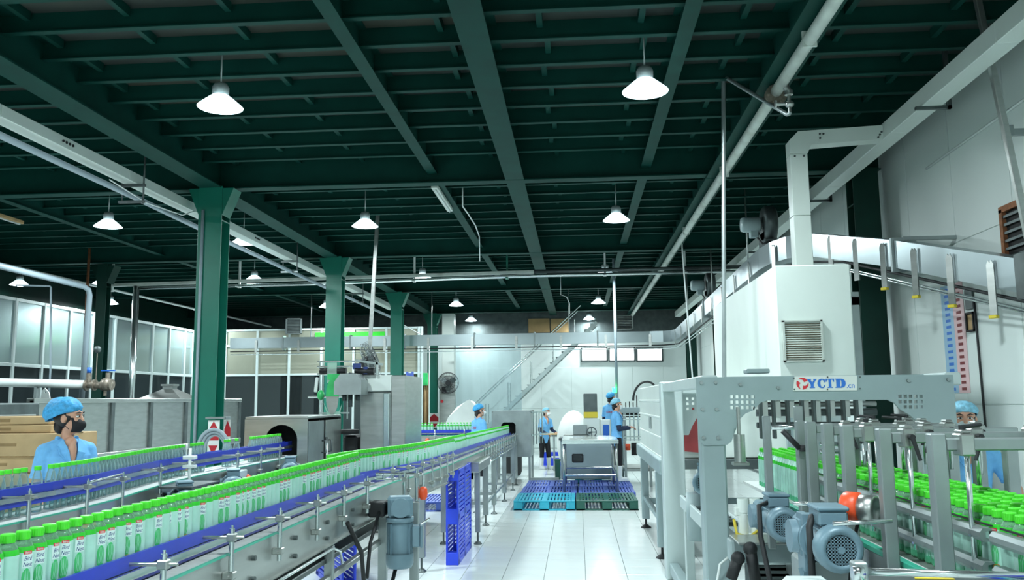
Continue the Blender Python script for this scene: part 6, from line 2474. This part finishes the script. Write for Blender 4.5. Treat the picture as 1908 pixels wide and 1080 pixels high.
    if mask:
        mk = MB()
        n_, m_ = 22, 10
        vs = []
        for j in range(m_+1):
            v = -1+2*j/m_
            for i in range(n_+1):
                a = pi*(.15+.70*i/n_)
                fz = -.050+.052*v
                pk = cos(v*1.25)
                ry = .045+.058*pk+.010*max(0, 1-abs(cos(a))*2.4)*pk
                vs.append((.074*cos(a)*(.90+.10*pk), .008+ry*sin(a), fz-.006*(1-abs(cos(a)))))
        mk.add(vs, [(j*(n_+1)+i, j*(n_+1)+i+1, (j+1)*(n_+1)+i+1, (j+1)*(n_+1)+i) for j in range(m_) for i in range(n_)], 0, True, H)
        mo = mk.build('face_mask', mask, o)
        md = mo.modifiers.new('thick', 'SOLIDIFY')
        md.thickness = .003
        sp = MB()
        for sx in (-1, 1):
            for z in (-.02, -.08):
                sp.tube([H @ V((sx*.066, .03, z)), H @ V((sx*.076, .01, (z-.012)*.6)), H @ V((sx*.082, -.018, -.004))], .0025*s, 5)
        sp.build('strap', mask, mo, fix=False)
    for sx in (-1, 1):
        e = MB().ell((sx*.031, .0755, .008), (.0165, .012, .0085), 14, 8, 0, H)
        eo = e.build('eye', 'eye_white', o)
        MB().ell((sx*.030, .0868, .008), (.0068, .003, .0068), 12, 8, 0, H).build('iris', 'iris', eo)
        MB().tube([H @ V((sx*.013, .0885, .0165 if brow else .015)), H @ V((sx*.031, .090, .0185)), H @ V((sx*.049, .078, .013))], .0022*s, 6).build('eyelid', 'hair', eo)
        MB().tube([H @ V((sx*.012, .091, .028 if brow else .033)), H @ V((sx*.033, .089, .038)), H @ V((sx*.054, .073, .031))], [.0038*s, .0042*s, .0025*s], 6).build('eyebrow', 'hair', o)
    return o


def facing(x, y):
    return atan2(-x, y)


rest_arm = lambda sx, f=.10: ((sx*.04, .02, -.27), (sx*.02, .18+f, -.40), .5)
person('person in light blue shirt, puffed blue hair net and black mask beside the brown cartons', (-3.90, 6.35, 0), facing(.80, -.60), 1.055, head_yaw=facing(1, .03)-facing(.80, -.60), head_pitch=-.06,
       arms=(((.035, -.02, -.27), (.03, .16, -.43), .5), ((-.03, .04, -.27), (-.03, .22, -.40), .5)), vox=.0075, net_bulk=(.008, .06, .05), mask='mask_black')
person('person in light blue shirt and blue hair net behind the second conveyor', (-1.88, 16.35, 0), facing(.75, .66), 1.0, head_yaw=-.35, head_pitch=-.15,
       arms=(rest_arm(1), rest_arm(-1)), vox=.011, back_text=True)
person('person in black trousers and white boots leaning over the pale board', (-.86, 21.95, 0), facing(.62, -.78), .93, head_yaw=.25, head_pitch=-.15, lean=.16,
       arms=(((.05, .05, -.26), (.0, .30, -.30), .5), ((-.05, .06, -.26), (-.0, .31, -.28), .5)), legs=((.02, .04), (.03, -.04)), vox=.011, sleeves='navy_sleeve', net='hairnet_pale')
person('person in profile with dark sleeves and white boots right of the steel table', (.75, 17.0, .153), facing(1, .12), .955, head_yaw=-.05, head_pitch=-.10,
       arms=(((.05, .03, -.27), (-.02, .25, -.25), .5), ((-.05, .05, -.27), (.02, .26, -.24), .5)), legs=((.02, 0), (-.05, 0)), vox=.010, sleeves='navy_sleeve', net='hairnet_pale')
person('person turned away with red letters on the back of the blue shirt', (.72, 18.65, .306), facing(.42, .9), .945, head_yaw=-.35, head_pitch=-.1,
       arms=(((.05, .05, -.27), (.0, .28, -.27), .5), ((-.05, .05, -.27), (-.0, .28, -.27), .5)), vox=.010, back_text=True, sleeves='navy_sleeve')
person('person in pale hair net and white mask looking out behind the grey arch', (2.76, 6.42, 0), facing(-.30, -.95), 1.010, head_yaw=.0, head_pitch=-.02,
       arms=(((.10, .0, -.27), (.06, .16, -.44), .5), ((-.15, -.02, -.26), (-.17, .10, -.46), .5)), vox=.0075, net='hairnet_pale', net_bulk=(.006, .005, -.012), brow=True)
